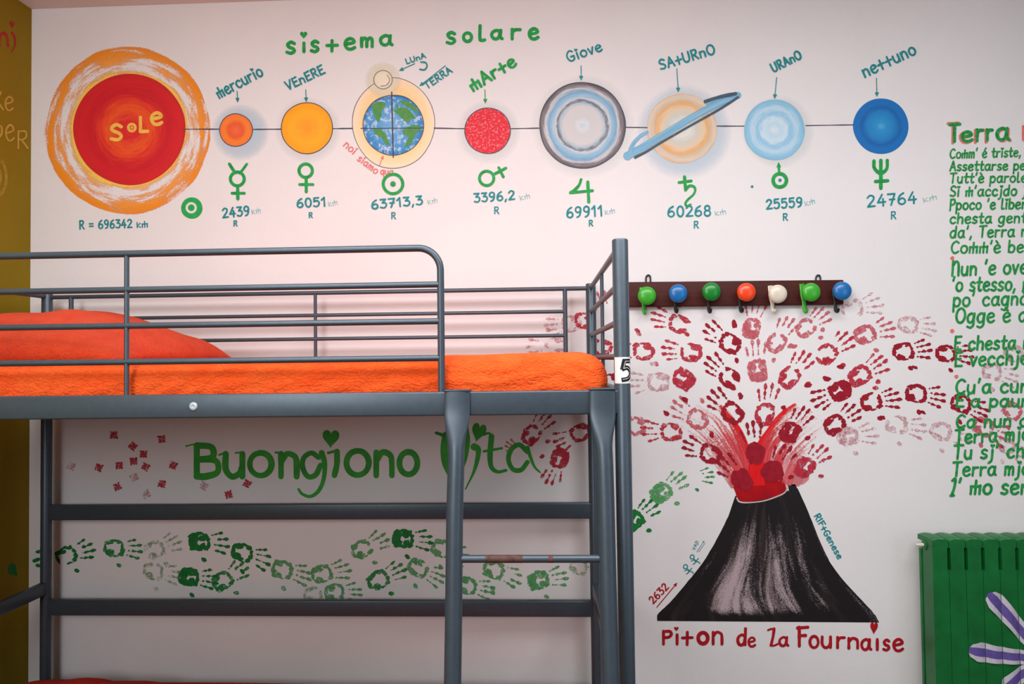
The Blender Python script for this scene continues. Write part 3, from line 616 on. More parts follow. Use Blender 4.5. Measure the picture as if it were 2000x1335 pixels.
P.fan((1482, 952), pts); lava = P.build('lava_painting', LAVA, WB, 'deep red lava filling the crater')
P = Paint(5); P.stroke([(1439, 972), (1444, 979), (1460, 981), (1490, 978), (1515, 970), (1532, 962), (1538, 952)], 3, jit=.35)
P.stroke([(1537, 949), (1538.5, 956)], 5); P.build('rim_highlight', m_stroke('white_dry_brush', (214, 200, 198), (196, 176, 176), dens=.95, across=4, along=5), vol, 'white brushed edge of the crater')
hot = m_stroke('bright_red_brush', (222, 16, 24), (236, 40, 40), dens=1.2, across=9, along=1.5, fade=.16)
thin = m_stroke('thin_red_brush', (214, 40, 48), (226, 84, 86), dens=.72, across=16, along=1.6, fade=.14)
pink = m_stroke('pink_wash_brush', (228, 128, 132), (232, 158, 158), dens=.62, across=12, along=1.6, grain=120, fade=.12)
JET = [m_stroke('jet_brush_'+str(q), c1, c2, dens=d, across=7, along=1.2, grain=170, fade=.27) for q, (d, c1, c2) in enumerate(((1.08, (222, 8, 18), (232, 30, 34)), (.86, (220, 26, 36), (228, 60, 64)), (.74, (214, 40, 52), (226, 86, 90)), (.62, (216, 70, 78), (228, 116, 120)), (.66, (230, 140, 144), (236, 172, 174))))]
fanL = ([(1476, 930), (1459, 880), (1446, 842), (1428, 812), (1404, 792)], [(1436, 948), (1410, 905), (1374, 860), (1330, 824), (1272, 796)])
fanR = ([(1481, 930), (1485, 872), (1501, 840), (1523, 815), (1553, 790)], [(1534, 946), (1552, 905), (1580, 872), (1612, 848), (1652, 822)])
for inner, outer in (fanL, fanR):
    for q, (tt_, mt, w, w1) in enumerate(((.0, 0, 18, 8), (.08, 1, 20, 14), (.2, 2, 20, 18), (.34, 1, 12, 10), (.48, 3, 20, 24), (.6, 2, 18, 18), (.74, 3, 20, 26), (.86, 2, 18, 16), (1.0, 3, 22, 26), (.35, 4, 38, 50), (.75, 4, 40, 64))):
        pts = [(ax+(bx-ax)*tt_+random.uniform(-3, 3), ay+(by-ay)*tt_+random.uniform(-3, 3)) for (ax, ay), (bx, by) in zip(inner, outer)]
        P = Paint(3+(q % 3)); P.stroke(pts, w, w1=w1, cap=False, jit=.16); P.build('lava_streak', JET[mt], lava, 'red brushed jet of lava')
P = Paint(6); P.stroke([(1479, 948), (1478, 915), (1477, 880)], 40, w1=24, cap=False); P.build('lava_streak', JET[0], lava, 'bright red middle of the lava')
P = Paint(3); P.blob(1560, 928, 20, 16, .2); P.blob(1556, 934, 18, 14, 1); P.blob(1552, 939, 16, 9, .3); P.build('pink_smear', m_paint('pink_smear_paint', (226, 140, 144), (220, 120, 126), dens=.85, amax=.7), lava, 'pink smear right of the crater')
for x, y, rx, ry, a, tn in ((1337, 783-3, 7, 5, -.5, D_), (1447, 775, 5, 4, 1.4, D_), (1434, 632, 5, 8, 0, D_), (1302, 806, 7, 3.4, -.5, D_), (1390, 846, 5, 3.6, -1, D_), (1578, 752, 8, 4.4, .1, D_), (1614, 739, 8, 5, -.2, D_), (1641, 716, 8, 4.4, -.2, D_), (1544, 675, 7, 4.4, .4, P_), (1607, 644, 5, 4, .8, P_),
    (1530, 796, 5, 4.6, 0, D_), (1723, 815, 6, 4, -.3, D_), (1803, 805, 5.5, 3, -.6, D_), (1787, 717, 6, 3, -.5, D_), (1715, 745, 5.5, 4.4, .2, M_), (1245, 645, 6, 3.4, -.6, M_), (1282, 710, 5, 4, -.8, P_), (1511, 703, 4, 6, -.4, P_)):
    P = Paint(3); P.blob(x, y, rx, ry, a); P.build('paint_fleck', RED[tn], WB, 'red paint fleck among the handprints')
T = Paint(4)
letters(T, [('P', 1293, 1229, 1314, 1260), ('i', 1318, 1236, 1327, 1260), ('+', 1330, 1231, 1355, 1261), ('o', 1360, 1231, 1386, 1260, 7.5), ('n', 1390, 1231, 1413, 1260), ('d', 1438, 1224, 1459, 1262), ('e', 1460, 1242, 1477, 1264, 4.6),
    ('a', 1520, 1241, 1542, 1263, 5), ('F', 1555, 1221, 1581, 1264, 6.4), ('o', 1579, 1239, 1601, 1267), ('u', 1603, 1240, 1625, 1267), ('r', 1633, 1241, 1652, 1267), ('n', 1655, 1243, 1678, 1268), ('a', 1680, 1245, 1704, 1271), ('i', 1709, 1245, 1718, 1271), ('s', 1723, 1246, 1739, 1272), ('e', 1743, 1245, 1766, 1273)], 5.8)
T.stroke([(1500, 1230), (1505, 1228), (1512, 1227)], 4); T.stroke([(1512, 1227), (1510, 1242), (1506, 1259)], 5.6); T.stroke([(1505, 1260), (1512, 1260), (1519, 1257)], 4.2)
T.heart(1321, 1228, 9, 9); T.heart(1707, 1227, 15, 25, -.05); T.build('title_lettering', CRIM, WB, 'crimson name under the volcano')
T = Paint(4); word(T, '2632', (1276, 1179), (1307, 1147), 14, 2.8); T.arrow((1283, 1185), (1323, 1137), 2, 8); T.build('height_lettering', CRIM, WB, 'red number and arrow up the left slope')
T = Paint(4); word(T, 'RiF+Genese', (1590, 1007), (1637, 1092), 12, 2.6); T.build('slope_lettering', TEAL, WB, 'teal word running down the right slope')
T = Paint(4); T.ring(1339, 1106, 5, 3, 20); T.ring(1352, 1087, 5, 3, 20)
for x, y in ((1341, 1110), (1354, 1091)):
    T.stroke([(x, y), (x+6, y+3), (x+10, y-1)], 2); T.stroke([(x+3, y+1), (x+4, y+7), (x, y+10)], 2); T.stroke([(x+5, y+5), (x+11, y+6), (x+13, y+9)], 2); T.stroke([(x-4, y+4), (x+2, y+2)], 1.6)
word(T, 'VAI!', (1357, 1074), (1365, 1057), 6, 1.0); T.arrow((1361, 1077), (1376, 1055), 1, 4); T.stroke([(1365, 1077), (1377, 1060)], .9)
T.build('climber_painting', TEAL, WB, 'two teal stick climbers on the left slope')

# ================================================================== good-morning lettering under the bed
T = Paint(3)
letters(T, [('B', 378, 863, 431, 936, 12.5), ('u', 435, 880, 479, 936, 11.5), ('o', 482, 878, 536, 934, 11.5), ('n', 543, 880, 585, 936, 11.5), ('o', 671, 874, 726, 933, 11.5), ('n', 729, 877, 771, 934, 11.5), ('o', 774, 876, 821, 932, 12)], 10)
T.stroke([(363, 871), (374, 868), (384, 867)], 3); T.stroke([(428, 888), (438, 884)], 4); T.stroke([(460, 884), (470, 883)], 3); T.stroke([(538, 883), (548, 884)], 4)
T.stroke([(622, 893), (608, 884), (593, 894), (591, 912), (601, 930), (616, 927), (626, 908)], 10); T.stroke([(628, 884), (634, 905), (632, 935), (622, 958), (606, 969), (590, 964), (583, 955)], 10.5, w1=5)
T.stroke([(641, 884), (652, 881)], 5); T.stroke([(658, 881), (658, 905), (653, 928)], 11); T.heart(646, 858, 33, 36, -.04)
T.build('greeting_lettering', GREEND, WB, 'green greeting word under the upper bunk')
T = Paint(3)
T.stroke([(852, 845), (866, 850), (872, 856)], 6); T.stroke([(872, 850), (868, 880), (872, 905), (884, 930)], 18, w1=14); T.stroke([(906, 836), (911, 860), (908, 890), (901, 918)], 16, w1=8)
T.stroke([(926, 872), (934, 878), (932, 898), (924, 924), (909, 955)], 15, w1=2); T.heart(934, 846, 28, 38, -.25)
T.stroke([(944, 848), (956, 846), (961, 858)], 5); T.stroke([(960, 852), (957, 890), (960, 912), (972, 921), (988, 918)], 11, w1=6); T.stroke([(945, 881), (962, 878), (980, 875)], 5)
T.stroke([(1030, 882), (1014, 868), (998, 878), (993, 898), (1002, 916), (1018, 917), (1030, 902)], 9); T.stroke([(1030, 874), (1036, 892), (1044, 911), (1055, 922)], 8.5, w1=3)
T.build('greeting_lettering', GREEND, WB, 'green word behind the ladder')

# ================================================================== song text at the right
T = Paint(4)
letters(T, [('T', 1852, 239, 1878, 279), ('e', 1876, 254, 1902, 279), ('r', 1905, 250, 1923, 278), ('r', 1925, 250, 1941, 277), ('a', 1944, 247, 1974, 276)], 6.6)
tt = T.build('poem_title', GREENP, WB, 'green heading with coral shadow at the top of the verses')
T = Paint(3)
letters(T, [('T', 1849, 237, 1875, 282), ('e', 1873, 255, 1900, 281), ('r', 1902, 251, 1921, 281), ('r', 1923, 250, 1939, 280), ('a', 1946, 249, 1976, 278), ('m', 1996, 244, 2040, 276)], 6.2)
T.build('heading_shadow', CORAL, tt, 'coral shadow strokes')
for tx, x0, y0, x1, y1, h, ww in (
    ("Co@m' é triste,", 1855, 309, 1994, 305, 18, 3.2), ('Assettarse pe', 1855, 333, 2002, 331, 18, 3.4), ("Tutt'è parole", 1855, 357, 2005, 355, 19, 3.4), ("Si @'accjdo j", 1855, 383, 2004, 381, 20, 3.6), ("Ppoco 'e liber", 1854, 409, 2004, 407, 20, 3.6),
    ('chesta gent', 1855, 436, 2004, 434, 20, 3.6), ("da', Terra m", 1855, 464, 2010, 461, 22, 3.7), ("Co@@'è be", 1857, 494, 1999, 492, 23, 3.8), ("Nun 'e ove", 1858, 538, 2006, 533, 28, 4.6), ("'o stesso, m", 1859, 568, 2014, 566, 27, 4.4), ("po' cagnà", 1861, 598, 2008, 594, 27, 4.4),
    ("Ogge è a", 1866, 630, 2006, 627, 28, 4.6), ('E chesta n', 1863, 683, 2012, 680, 26, 4.8), ('E vecchje', 1864, 715, 2008, 710, 27, 4.8), ("Cu'a cur", 1866, 768, 2006, 765, 27, 4.8), ("E'a paur", 1866, 794, 2008, 793, 24, 4.8),
    ('Ca nun c', 1867, 835, 2006, 832, 25, 4.8), ('Terra mja', 1865, 866, 2012, 858, 27, 4.8), ("Tu sj' chi", 1862, 896, 2010, 892, 27, 4.8), ('Terra mja', 1860, 929, 2012, 926, 27, 4.8), ("I' @o sen", 1857, 964, 2010, 964, 30, 5.2)):
    T = Paint(5); word(T, tx, (x0, y0), (x1, y1), h, ww, slant=.10); T.build('poem_line', GREENP, WB, 'one green painted line of the verses')
T = Paint(4)
for x, y in ((1860, 504), (1860, 646), (1868, 735)): T.blob(x, y, 4, 4, wob=.1)
T.build('paint_dot', CORAL, WB, 'coral dots between the verses')

# ================================================================== left wall lettering
T = Paint(2, 'left'); T.stroke([(0, 66), (-1, 90)], 4); T.stroke([(0, 70), (8, 64), (14, 72), (16, 90)], 4.6); T.stroke([(24, 64), (29, 74), (29, 90), (22, 102)], 5, w1=2); T.heart(24, 49, 9, 14)
T.build('wall_lettering', CRIM, WL, 'dark red letters high on the olive wall')
T = Paint(2, 'left'); T.stroke([(2, 180), (-4, 196), (6, 214)], 3.4); letters(T, [('e', 9, 187, 27, 217, 3.6)], 3.4); T.build('wall_lettering', TAN, WL, 'tan letters, upper word')
T = Paint(2, 'left'); T.stroke([(-6, 244), (3, 248), (2, 264), (-6, 268)], 3.6); letters(T, [('e', 10, 242, 29, 276, 3.6), ('R', 34, 254, 56, 291, 3.4)], 3.4); T.build('wall_lettering', TAN, WL, 'tan letters, lower word')
T = Paint(2, 'left'); T.ring(-4, 346, 19, 13, 40, 39, 30); T.disc(-4, 346, 8, 20, 30); T.build('sunflower_painting', m_paint('thin_tan_paint', (190, 160, 60), (170, 140, 40), dens=.8, amax=.8), WL, 'tan painted ring on the olive wall')
T = Paint(2, 'left'); T.blob(24, 1110, 8, 10); T.blob(30, 1119, 4, 5); T.build('paint_dab', GRN[D_], WL, 'dark green dab low on the olive wall')

# ================================================================== bunk bed
XL_, XR_ = -1.7903, -1.7903+2.04; YR, YF = -.07, -1.0
ZT = 1.777; ZRR = 1.760; ZB = 1.405
bed = empty('bunk_bed', ((XL_+XR_)/2, (YR+YF)/2, 0))
tag(bed, 'grey tubular steel bunk bed standing against the painted wall', 'bed')
PR = .0185
def tube(name, pts, r, label=None, parent=None, mat=METAL, **k):
    m = MB(); m.tube(pts, r, **k); return m.build(name, mat, parent or bed, label)
def post(x, y):
    m = MB(); m.tube([(x, y, .0), (x, y, ZT-.004), (x, y, ZT-.001), (x, y, ZT)], [PR, PR, PR*.93, PR*.8], 24); return m.build('post', METAL, bed)
post(XL_, YR); post(XR_, YR); post(XL_, YF)
# the front right post leans as the photograph shows it, standing straight at its foot
fp = post(XR_, YF)
# upper side beams and deck
def beam(name, a, b, bev=.004, label=None):
    m = MB(); m.box(a, b, bev, 3); return m.build(name, METAL, bed, label)
BH = .0275
zfl = U(400, 792, YF).z
beam('side_beam', (XL_+PR*.5, YF-.014, ZB-BH), (XR_-PR*.5, YF+.012, ZB+BH))
beam('side_beam', (XL_+PR*.5, YR-.012, ZB-BH), (XR_-PR*.5, YR+.012, ZB+BH))
beam('end_beam', (XL_-.012, YF+PR*.5, ZB-BH), (XL_+.012, YR-PR*.5, ZB+BH)); beam('end_beam', (XR_-.012, YF+PR*.5, ZB-BH), (XR_+.012, YR-PR*.5, ZB+BH))
for zc in (ZB-.012, .27):
    m = MB(); m.box((XL_+.01, YF+.01, zc-.006), (XR_-.01, YR-.01, zc+.006))
    for i in range(14): x = XL_+.1+i*.14; m.box((x-.03, YF+.012, zc-.012), (x+.03, YR-.012, zc-.004))
    m.build('mattress_base', METAL, bed, smooth=0)
c = U(378, 793, YF-.014); m = MB(); m.lathe((c.x, YF-.0135, c.z), (0, -1, 0), [(0, .0095), (.002, .0095), (.0035, .008), (.004, .004), (.0032, .003), (.003, .001)], 20)
m.build('bolt', m_plain('zinc_bolt', (186, 192, 196), .35), bed, 'bright zinc bolt head in the side beam')
# lower bunk beams
beam('side_beam', (XL_+PR*.5, YF-.014, .30-BH), (XR_-PR*.5, YF+.012, .30+BH)); beam('side_beam', (XL_+PR*.5, YR-.012, .28-BH), (XR_-PR*.5, YR+.012, .28+BH))
for z in (.9563, .6059): beam('back_rail', (XL_+PR*.6, YR-.012, z-.0285), (XR_-PR*.6, YR+.012, z+.0285))
for x in (XL_, XR_): beam('end_rail', (x-.012, YF+PR*.6, .6775-.023), (x+.012, YR-PR*.6, .6775+.023))
# front guard rail
gy = YF
def gz(px, py): return U(px, py, gy)
RT_ = .0083
g = empty('guard_rail', (0, gy, ZB)); put(g, bed)
top = [gz(860, 766), gz(861, 640), gz(861, 545)]
e = gz(861, 540); z1 = gz(600, 491).z; R_ = .052
zl = (gz(0, 498).z+gz(800, 487).z)/2
xg = gz(861, 600).x
arc = [Vector((xg-R_+R_*math.cos(q), gy, zl-R_+R_*math.sin(q))) for q in [i*math.pi/2/10 for i in range(11)]]
xgl = XL_+.02
tube('frame_tube', [(xg, gy, ZB+BH-.002), (xg, gy, zl-R_-.02)] + arc + [(xg-R_-.05, gy, zl), (xgl+R_, gy, zl), (xgl+.015, gy, zl-.015), (xgl, gy, zl-R_), (xgl, gy, ZB+BH-.002)], .0083, parent=g, n=16)
for a, b in (((0, 568.5), (850, 556.8)), ((0, 638), (850, 629)), ((0, 708), (850, 700.6))):
    z = (gz(*a).z+gz(*b).z)/2; tube('rail', [(xgl, gy, z), (xg, gy, z)], .0074, parent=g, n=14)
x = gz(248, 640).x; tube('upright', [(x, gy-.001, zl), (x, gy-.001, ZB+BH-.002)], .0056, parent=g, n=12)
# rear guard rail
g = empty('guard_rail', (0, YR, ZB)); put(g, bed)
tube('rail', [(XL_, YR, ZRR), (XR_, YR, ZRR)], .0080, parent=g, n=14)
xe = U(1104, 620, YR).x; xm = U(616, 620, YR).x; xs = U(139, 620, YR).x
for py in (611.5, 658): z = U(870, py, YR).z; tube('rail', [(xs, YR, z), (xe, YR, z)], .0070, parent=g, n=14)
for x in (xs, xe): tube('upright', [(x, YR, ZRR), (x, YR, ZB+BH-.002)], .0082, parent=g, n=12)
tube('upright', [(xm, YR, ZRR), (xm, YR, ZB+BH-.002)], .0062, parent=g, n=12)
# end guard rails
for x in (XL_, XR_):
    g = empty('end_guard', (x, (YF+YR)/2, ZB)); put(g, bed)
    for z in (1.762, 1.676, 1.590, 1.508): tube('rail', [(x, YF, z), (x, YR, z)], .0080, parent=g, n=14)
    ym = -.52; tube('upright', [(x, ym, 1.762), (x, ym, ZB+BH-.002)], .0056, parent=g, n=12)
# numbered sticker wrapped round the front right post
def onpost(px, z, lift):
    d = ray(px, 720); # where the sight line through this column meets the post's skin
    o2 = Vector((EYE.x-XR_, EYE.y-YF)); d2 = Vector((d.x, d.y)); A = d2.dot(d2); B = 2*o2.dot(d2); Cc = o2.dot(o2)-(PR+lift)**2
    ds = max(B*B-4*A*Cc, 0); tq = (-B-math.sqrt(ds))/(2*A); return Vector((EYE.x+d.x*tq, EYE.y+d.y*tq, z))
zt_, zb_ = U(1217, 697, YF-PR).z, U(1217, 748.5, YF-PR).z
def patch(name, mat, a0, a1, lift, label):
    m = MB(); n = 20; vs = []
    for z in (zt_, zb_):
        for i in range(n+1):
            a = a0+(a1-a0)*i/n; vs.append((XR_+(PR+lift)*math.cos(a), YF+(PR+lift)*math.sin(a), z))
    m.add(vs, [[i, i+1, n+2+i, n+1+i] for i in range(n)]); return m.build(name, mat, fp, label)
patch('number_sticker', m_plain('white_sticker', (236, 234, 230), .5, var=.02), -2.75, -.15, .0005, 'white square sticker')
# numeral: strokes bent round the post; angle measured by arc length from its centre
def numeral(name, pts, w, mat, lift, label):
    m = MB(); vs = []; fs = []
    for st in pts:
        P2 = spline([Vector(p) for p in st], 6) if len(st) > 2 else [Vector(st[0]).lerp(Vector(st[1]), i/6) for i in range(7)]
        b = len(vs)
        for i, p in enumerate(P2):
            d = (P2[min(i+1, len(P2)-1)]-P2[max(i-1, 0)]).normalized(); nn = Vector((-d.y, d.x))*w/2
            for q in (p+nn, p+nn*.5, p, p-nn*.5, p-nn):
                a = a5 + q.x/PR; vs.append((XR_+(PR+lift)*math.cos(a), YF+(PR+lift)*math.sin(a), q.y))
        fs += [[b+5*i+j, b+5*i+j+1, b+5*i+j+6, b+5*i+j+5] for i in range(len(P2)-1) for j in range(4)]
    m.add(vs, fs); return m.build(name, mat, fp, label)
a5 = -1.18; zc5 = (zt_+zb_)/2
five = [[(.013, zc5+.021), (-.0085, zc5+.021)], [(-.004, zc5+.022), (-.009, zc5+.001)], [(-.010, zc5+.002), (.001, zc5+.006), (.010, zc5+.000), (.012, zc5-.010), (.004, zc5-.019), (-.011, zc5-.022)]]
numeral('numeral', five, .0100, BLACK, .0009, 'black outlined five')
numeral('numeral_inline', [[(.0125, zc5+.0205), (-.002, zc5+.0205)], [(-.002, zc5+.0205), (-.006, zc5+.004)], [(-.006, zc5+.004), (.002, zc5+.0058), (.0095, zc5+.0005), (.0112, zc5-.0095), (.004, zc5-.0178), (-.008, zc5-.0205)]], .0010, m_plain('white_inline', (232, 230, 226), .5, var=.02), .0013, 'white line inside the five')
# ladder hooked over the front beam
lad = empty('ladder', (U(900, 800, YF-.03).x, YF-.05, 0)); put(lad, bed)
LO = .0195
s1_ = [(893, 764, LO), (893, 800, LO), (891, 850, LO+.006), (891, 900, .034), (888, 1000, .045), (887, 1090, .055), (886, 1200, .068), (884, 1335, .083)]
s2_ = [(1177, 762, LO), (1177, 800, LO), (1178, 850, LO+.006), (1181, 900, .034), (1184, 1000, .045), (1186, 1090, .055), (1189, 1200, .068), (1193, 1335, .083)]
def extend(s):     # carry the stile on to the floor along its last stretch
    a = U(s[-2][0], s[-2][1], YF-s[-2][2]); b = U(s[-1][0], s[-1][1], YF-s[-1][2]); d = b-a; f = b + d*(b.z/-d.z)
    return f
def stile2(s, label=None):
    pts = [U(px, py, YF-o_) for px, py, o_ in s] + [extend(s)]
    m = MB(); P2 = []
    for k in range(len(pts)-1):
        nn = 8 if k < 5 else 3
        P2 += [pts[k].lerp(pts[k+1], i/nn) for i in range(nn)]
    P2.append(pts[-1]); dz = P2[0].z; rx = []; ry = []
    # gentle smoothing of the kinks
    for _ in range(3): P2 = [P2[0]] + [(P2[i-1]+P2[i]*2+P2[i+1])/4 for i in range(1, len(P2)-1)] + [P2[-1]]
    for p in P2:
        h = dz-p.z; f = min(1, max(0, (h-.05)/.085)); f = f*f*(3-2*f)
        rx.append(.0290+(.0190-.0290)*f); ry.append(.0045+(.0160-.0045)*f)
    m.tube(P2, rx, 24, ry=ry)
    x = P2[0].x; m.box((x-.029, YF-.0245, ZB+BH+.0004), (x+.029, YF+.016, ZB+BH+.0050), .0018, 2)
    return m.build('stile', METAL, lad, label), P2
a_, PA = stile2(s1_); b_, PB = stile2(s2_)
def onst(P2, z):
    return min(P2, key=lambda p: abs(p.z-z))
for zr, mt in ((U(1040, 1091, YF-.055).z, METAL), (U(1040, 1091, YF-.055).z-.29, METAL), (U(1040, 1091, YF-.055).z-.58, METAL)):
    A, B = onst(PA, zr), onst(PB, zr)
    m = MB(); m.tube([(A.x, A.y, zr), (B.x+.002, B.y, zr)], .0085, 14); m.build('rung', METAL, lad)

zr = U(1040, 1091, YF-.055).z; yr_ = onst(PA, zr).y
for x0, x1 in ((948, 1021), (1071, 1080)):
    a, b = U(x0, 1088, yr_), U(x1, 1088, yr_); m = MB(); m.tube([(a.x+(b.x-a.x)*i/6, yr_, zr) for i in range(7)], .0087, 14, caps=False)
    m.build('worn_patch', m_plain('worn_brown_paint', (84, 56, 50), .6, .3, .2, 90), lad, 'brown worn patch on the rung')

# ================================================================== bedding
def m_cloth(name, c, c2, quilt=True):
    t = NT(name); v = t.obj()
    k = t.noise(v, 16, 4); col = t.mix(t.step(k, .35, .7), lin(c), lin(c2))
    if quilt:
        wv = t.n('ShaderNodeTexWave', wave_type='RINGS', rings_direction='SPHERICAL', ins={'Vector': v, 'Scale': 9.0, 'Distortion': 9.0, 'Detail': 2.0, 'Detail Scale': .7}).outputs['Fac']
        mp = t.n('ShaderNodeMapping', ins={0: v, 3: (1.0, 1.0, 2.2)})
        cr = t.noise(mp.outputs[0], 75, 3, .6, 1.0)
        h = t.math('ADD', t.math('MULTIPLY', wv, .38), t.math('MULTIPLY', cr, .85))
        return t.bsdf(col, .85, spec=.15, bump=h, bstr=.9, bdist=.009, **{'Sheen Weight': .05})
    h = t.math('ADD', t.noise(v, 260, 3, .7), t.math('MULTIPLY', t.noise(v, 22, 3), 2.2))
    return t.bsdf(col, .9, spec=.1, bump=h, bstr=1.0, bdist=.012, **{'Sheen Weight': .08})
QUILT = m_cloth('orange_quilted_cotton', (255, 98, 36), (252, 84, 28)); FLEECE = m_cloth('orange_fleece', (255, 82, 30), (246, 66, 22), False)
REDQ = m_cloth('red_orange_cotton', (250, 52, 18), (240, 44, 14), False)
def softbox(x0, x1, y0, y1, z0, z1, r, nx, ny, nz, disp):
    bm = bmesh.new(); idx = {}
    lo, hi = Vector((x0, y0, z0)), Vector((x1, y1, z1)); N = (nx, ny, nz)
    def V(i, j, k):
        if (i, j, k) not in idx:
            p = Vector((x0+(x1-x0)*i/nx, y0+(y1-y0)*j/ny, z0+(z1-z0)*k/nz))
            q = Vector([min(max(p[a], lo[a]+r[a]), hi[a]-r[a]) for a in range(3)]); d = p-q
            e = Vector([d[a]/r[a] for a in range(3)]); 
            if e.length > 1e-6:
                mx = max(abs(c) for c in e); e = e.normalized()*mx; p = q+Vector([e[a]*r[a] for a in range(3)])
            idx[(i, j, k)] = bm.verts.new(p+disp(p)); 
        return idx[(i, j, k)]
    for a in range(3):
        b, c = [q for q in range(3) if q != a]
        for side in (0, N[a]):
            for i in range(N[b]):
                for j in range(N[c]):
                    q = []
                    for di, dj in ((0, 0), (1, 0), (1, 1), (0, 1)):
                        t3 = [0, 0, 0]; t3[a] = side; t3[b] = i+di; t3[c] = j+dj; q.append(V(*t3))
                    bm.faces.new(q)
    m = MB(); m.bm(bm); return m
xq = U(1187, 745, YF+.06).x
ztop = U(870, 697, YF+.06).z
def dsp(p):
    k = noise.noise(Vector((p.x*2.6, p.y*2.6, 3)))*.010 + noise.noise(Vector((p.x*8, p.y*8, p.z*8)))*.005
    s_ = noise.noise(Vector((p.x*5, 0, p.z*14)))*.006
    up = max(0, min(1, (p.z-1.42)/.10))
    return Vector((0, -abs(s_)*.6 if p.y < -.6 else 0, (k*.8 + .007*max(0, min(1, (p.x+.3)/.3)))*up*max(0, min(1, (p.x+1.0)/.2))))
m = softbox(XL_+.025, xq, YF+.018, YR-.018, ZB-.0045, ztop, (.055, .035, .06), 150, 40, 14, dsp)
o = m.build('bedspread', QUILT, smooth=180); tag(o, 'orange quilted bedspread covering the upper bunk mattress', 'bedspread', 'orange bedspreads on the bunk bed')
ZTOP = ztop
def pillow(name, cx, cy, z, hx, hy, h, mat, label, seed, floor_z):
    bm = bmesh.new(); n = 56; k = 30; V = {}
    for sgn in (1, -1):
        for i in range(n+1):
            for j in range(k+1):
                u = -1+2*i/n; v = -1+2*j/k
                if sgn < 0 and (i in (0, n) or j in (0, k)): V[(sgn, i, j)] = V[(1, i, j)]; continue
                a = max(0, 1-abs(u)**2.3)**.62*max(0, 1-abs(v)**2.6)**.5
                x = cx+hx*u*(1-.06*v*v); y = cy+hy*v*(1-.07*u*u)
                zz = z + (h*a if sgn > 0 else -.0)
                if sgn > 0:
                    q = noise.noise(Vector((x*5+seed, y*5, 1)))*.024*a + noise.noise(Vector((x*13+seed, y*9, 4)))*.006*a
                    fold = .024*a*math.exp(-((x-cx+.10-.7*(y-cy))/.04)**2); zz += q-fold
                V[(sgn, i, j)] = bm.verts.new((x, y, max(zz, floor_z)))
        for i in range(n):
            for j in range(k):
                q = [V[(sgn, i, j)], V[(sgn, i+1, j)], V[(sgn, i+1, j+1)], V[(sgn, i, j+1)]]
                if len(set(q)) == 4: bm.faces.new(q)
    m = MB(); m.bm(bm); o = m.build(name, mat, smooth=180); return tag(o, label, 'pillow', 'pillows on the bunk bed')
xp = U(362, 694, -.58).x + .012
pillow('pillow', (XL_+.03+xp)/2, -.55, ZTOP+.001, (xp-XL_-.03)/2, .36, .150, FLEECE, 'orange fleece covered pillow at the head of the upper bunk', 2, ZTOP+.001)
zl_ = U(700, 1340, -.14).z
def dsl(p):
    up = max(0, min(1, (p.z-.30)/.08)); return Vector((0, 0, up*(noise.noise(Vector((p.x*2.2, p.y*2, 8)))*.008)))
m = softbox(XL_+.025, XR_-.03, YF+.018, YR-.018, .278, zl_, (.05, .04, .05), 100, 30, 8, dsl)
o = m.build('bedspread', REDQ, smooth=180); tag(o, 'red-orange bedspread on the lower bunk, seen at the bottom edge', 'bedspread', 'orange bedspreads on the bunk bed')
xpl = U(105, 1310, -.35).x
pillow('pillow', xpl+.02, -.40, zl_+.006, .30, .27, .055, REDQ, 'red-orange covered pillow on the lower bunk by the olive wall', 5, zl_+.006)

# ================================================================== coat rack
rk = empty('coat_rack', U(1430, 597, 0)); tag(rk, 'dark wooden coat rack with seven coloured knob hooks on the wall', 'coat rack')
t = NT('dark_stained_wood'); v = t.obj(); mp = t.n('ShaderNodeMapping', ins={0: v, 3: (3.0, 20.0, 60.0)})
gk = t.noise(mp.outputs[0], 3.0, 4, .6, .6); WOOD = t.bsdf(t.mix(t.step(gk, .3, .75), lin((82, 27, 17)), lin((56, 17, 13))), .6, spec=.3)
A = U(1215, 551, -.012); B = U(1646, 546.5, -.012); A2 = U(1215, 599.5, -.012); B2 = U(1646, 594.5, -.012)
m = MB(); bm = bmesh.new(); vs = []
for y in (-.001, -.021):
    for q in (A2, B2, B, A): vs.append(bm.verts.new((q.x, y, q.z)))
for f in ((0, 1, 2, 3), (7, 6, 5, 4), (0, 4, 5, 1), (1, 5, 6, 2), (2, 6, 7, 3), (3, 7, 4, 0)): bm.faces.new([vs[i] for i in f])
bmesh.ops.bevel(bm, geom=bm.edges[:], offset=.004, segments=3, affect='EDGES', profile=.5); m.bm(bm); m.build('board', WOOD, rk)
BLK = m_plain('black_iron', (24, 22, 24), .45)
for px in (1266, 1598):
    a, b, c, d = [U(px+dx, y, -.006) for dx, y in ((-4.2, 556), (-4, 541), (4, 540.5), (4.2, 556))]
    t_ = U(px, 537, -.006); m = MB(); m.tube(spline([a, b, t_, c, d], 5), .0030, 8); m.build('hanger_loop', BLK, rk, 'black wire hanging loop')
gl = lambda n, c: m_plain(n, c, .28, .6, .02)
KC = {'light green': gl('light_green_plastic', (62, 172, 44)), 'blue': gl('blue_plastic', (28, 110, 178)), 'dark green': gl('dark_green_plastic', (16, 134, 44)), 'orange': gl('orange_plastic', (244, 74, 26)), 'white': gl('cream_plastic', (226, 216, 196))}
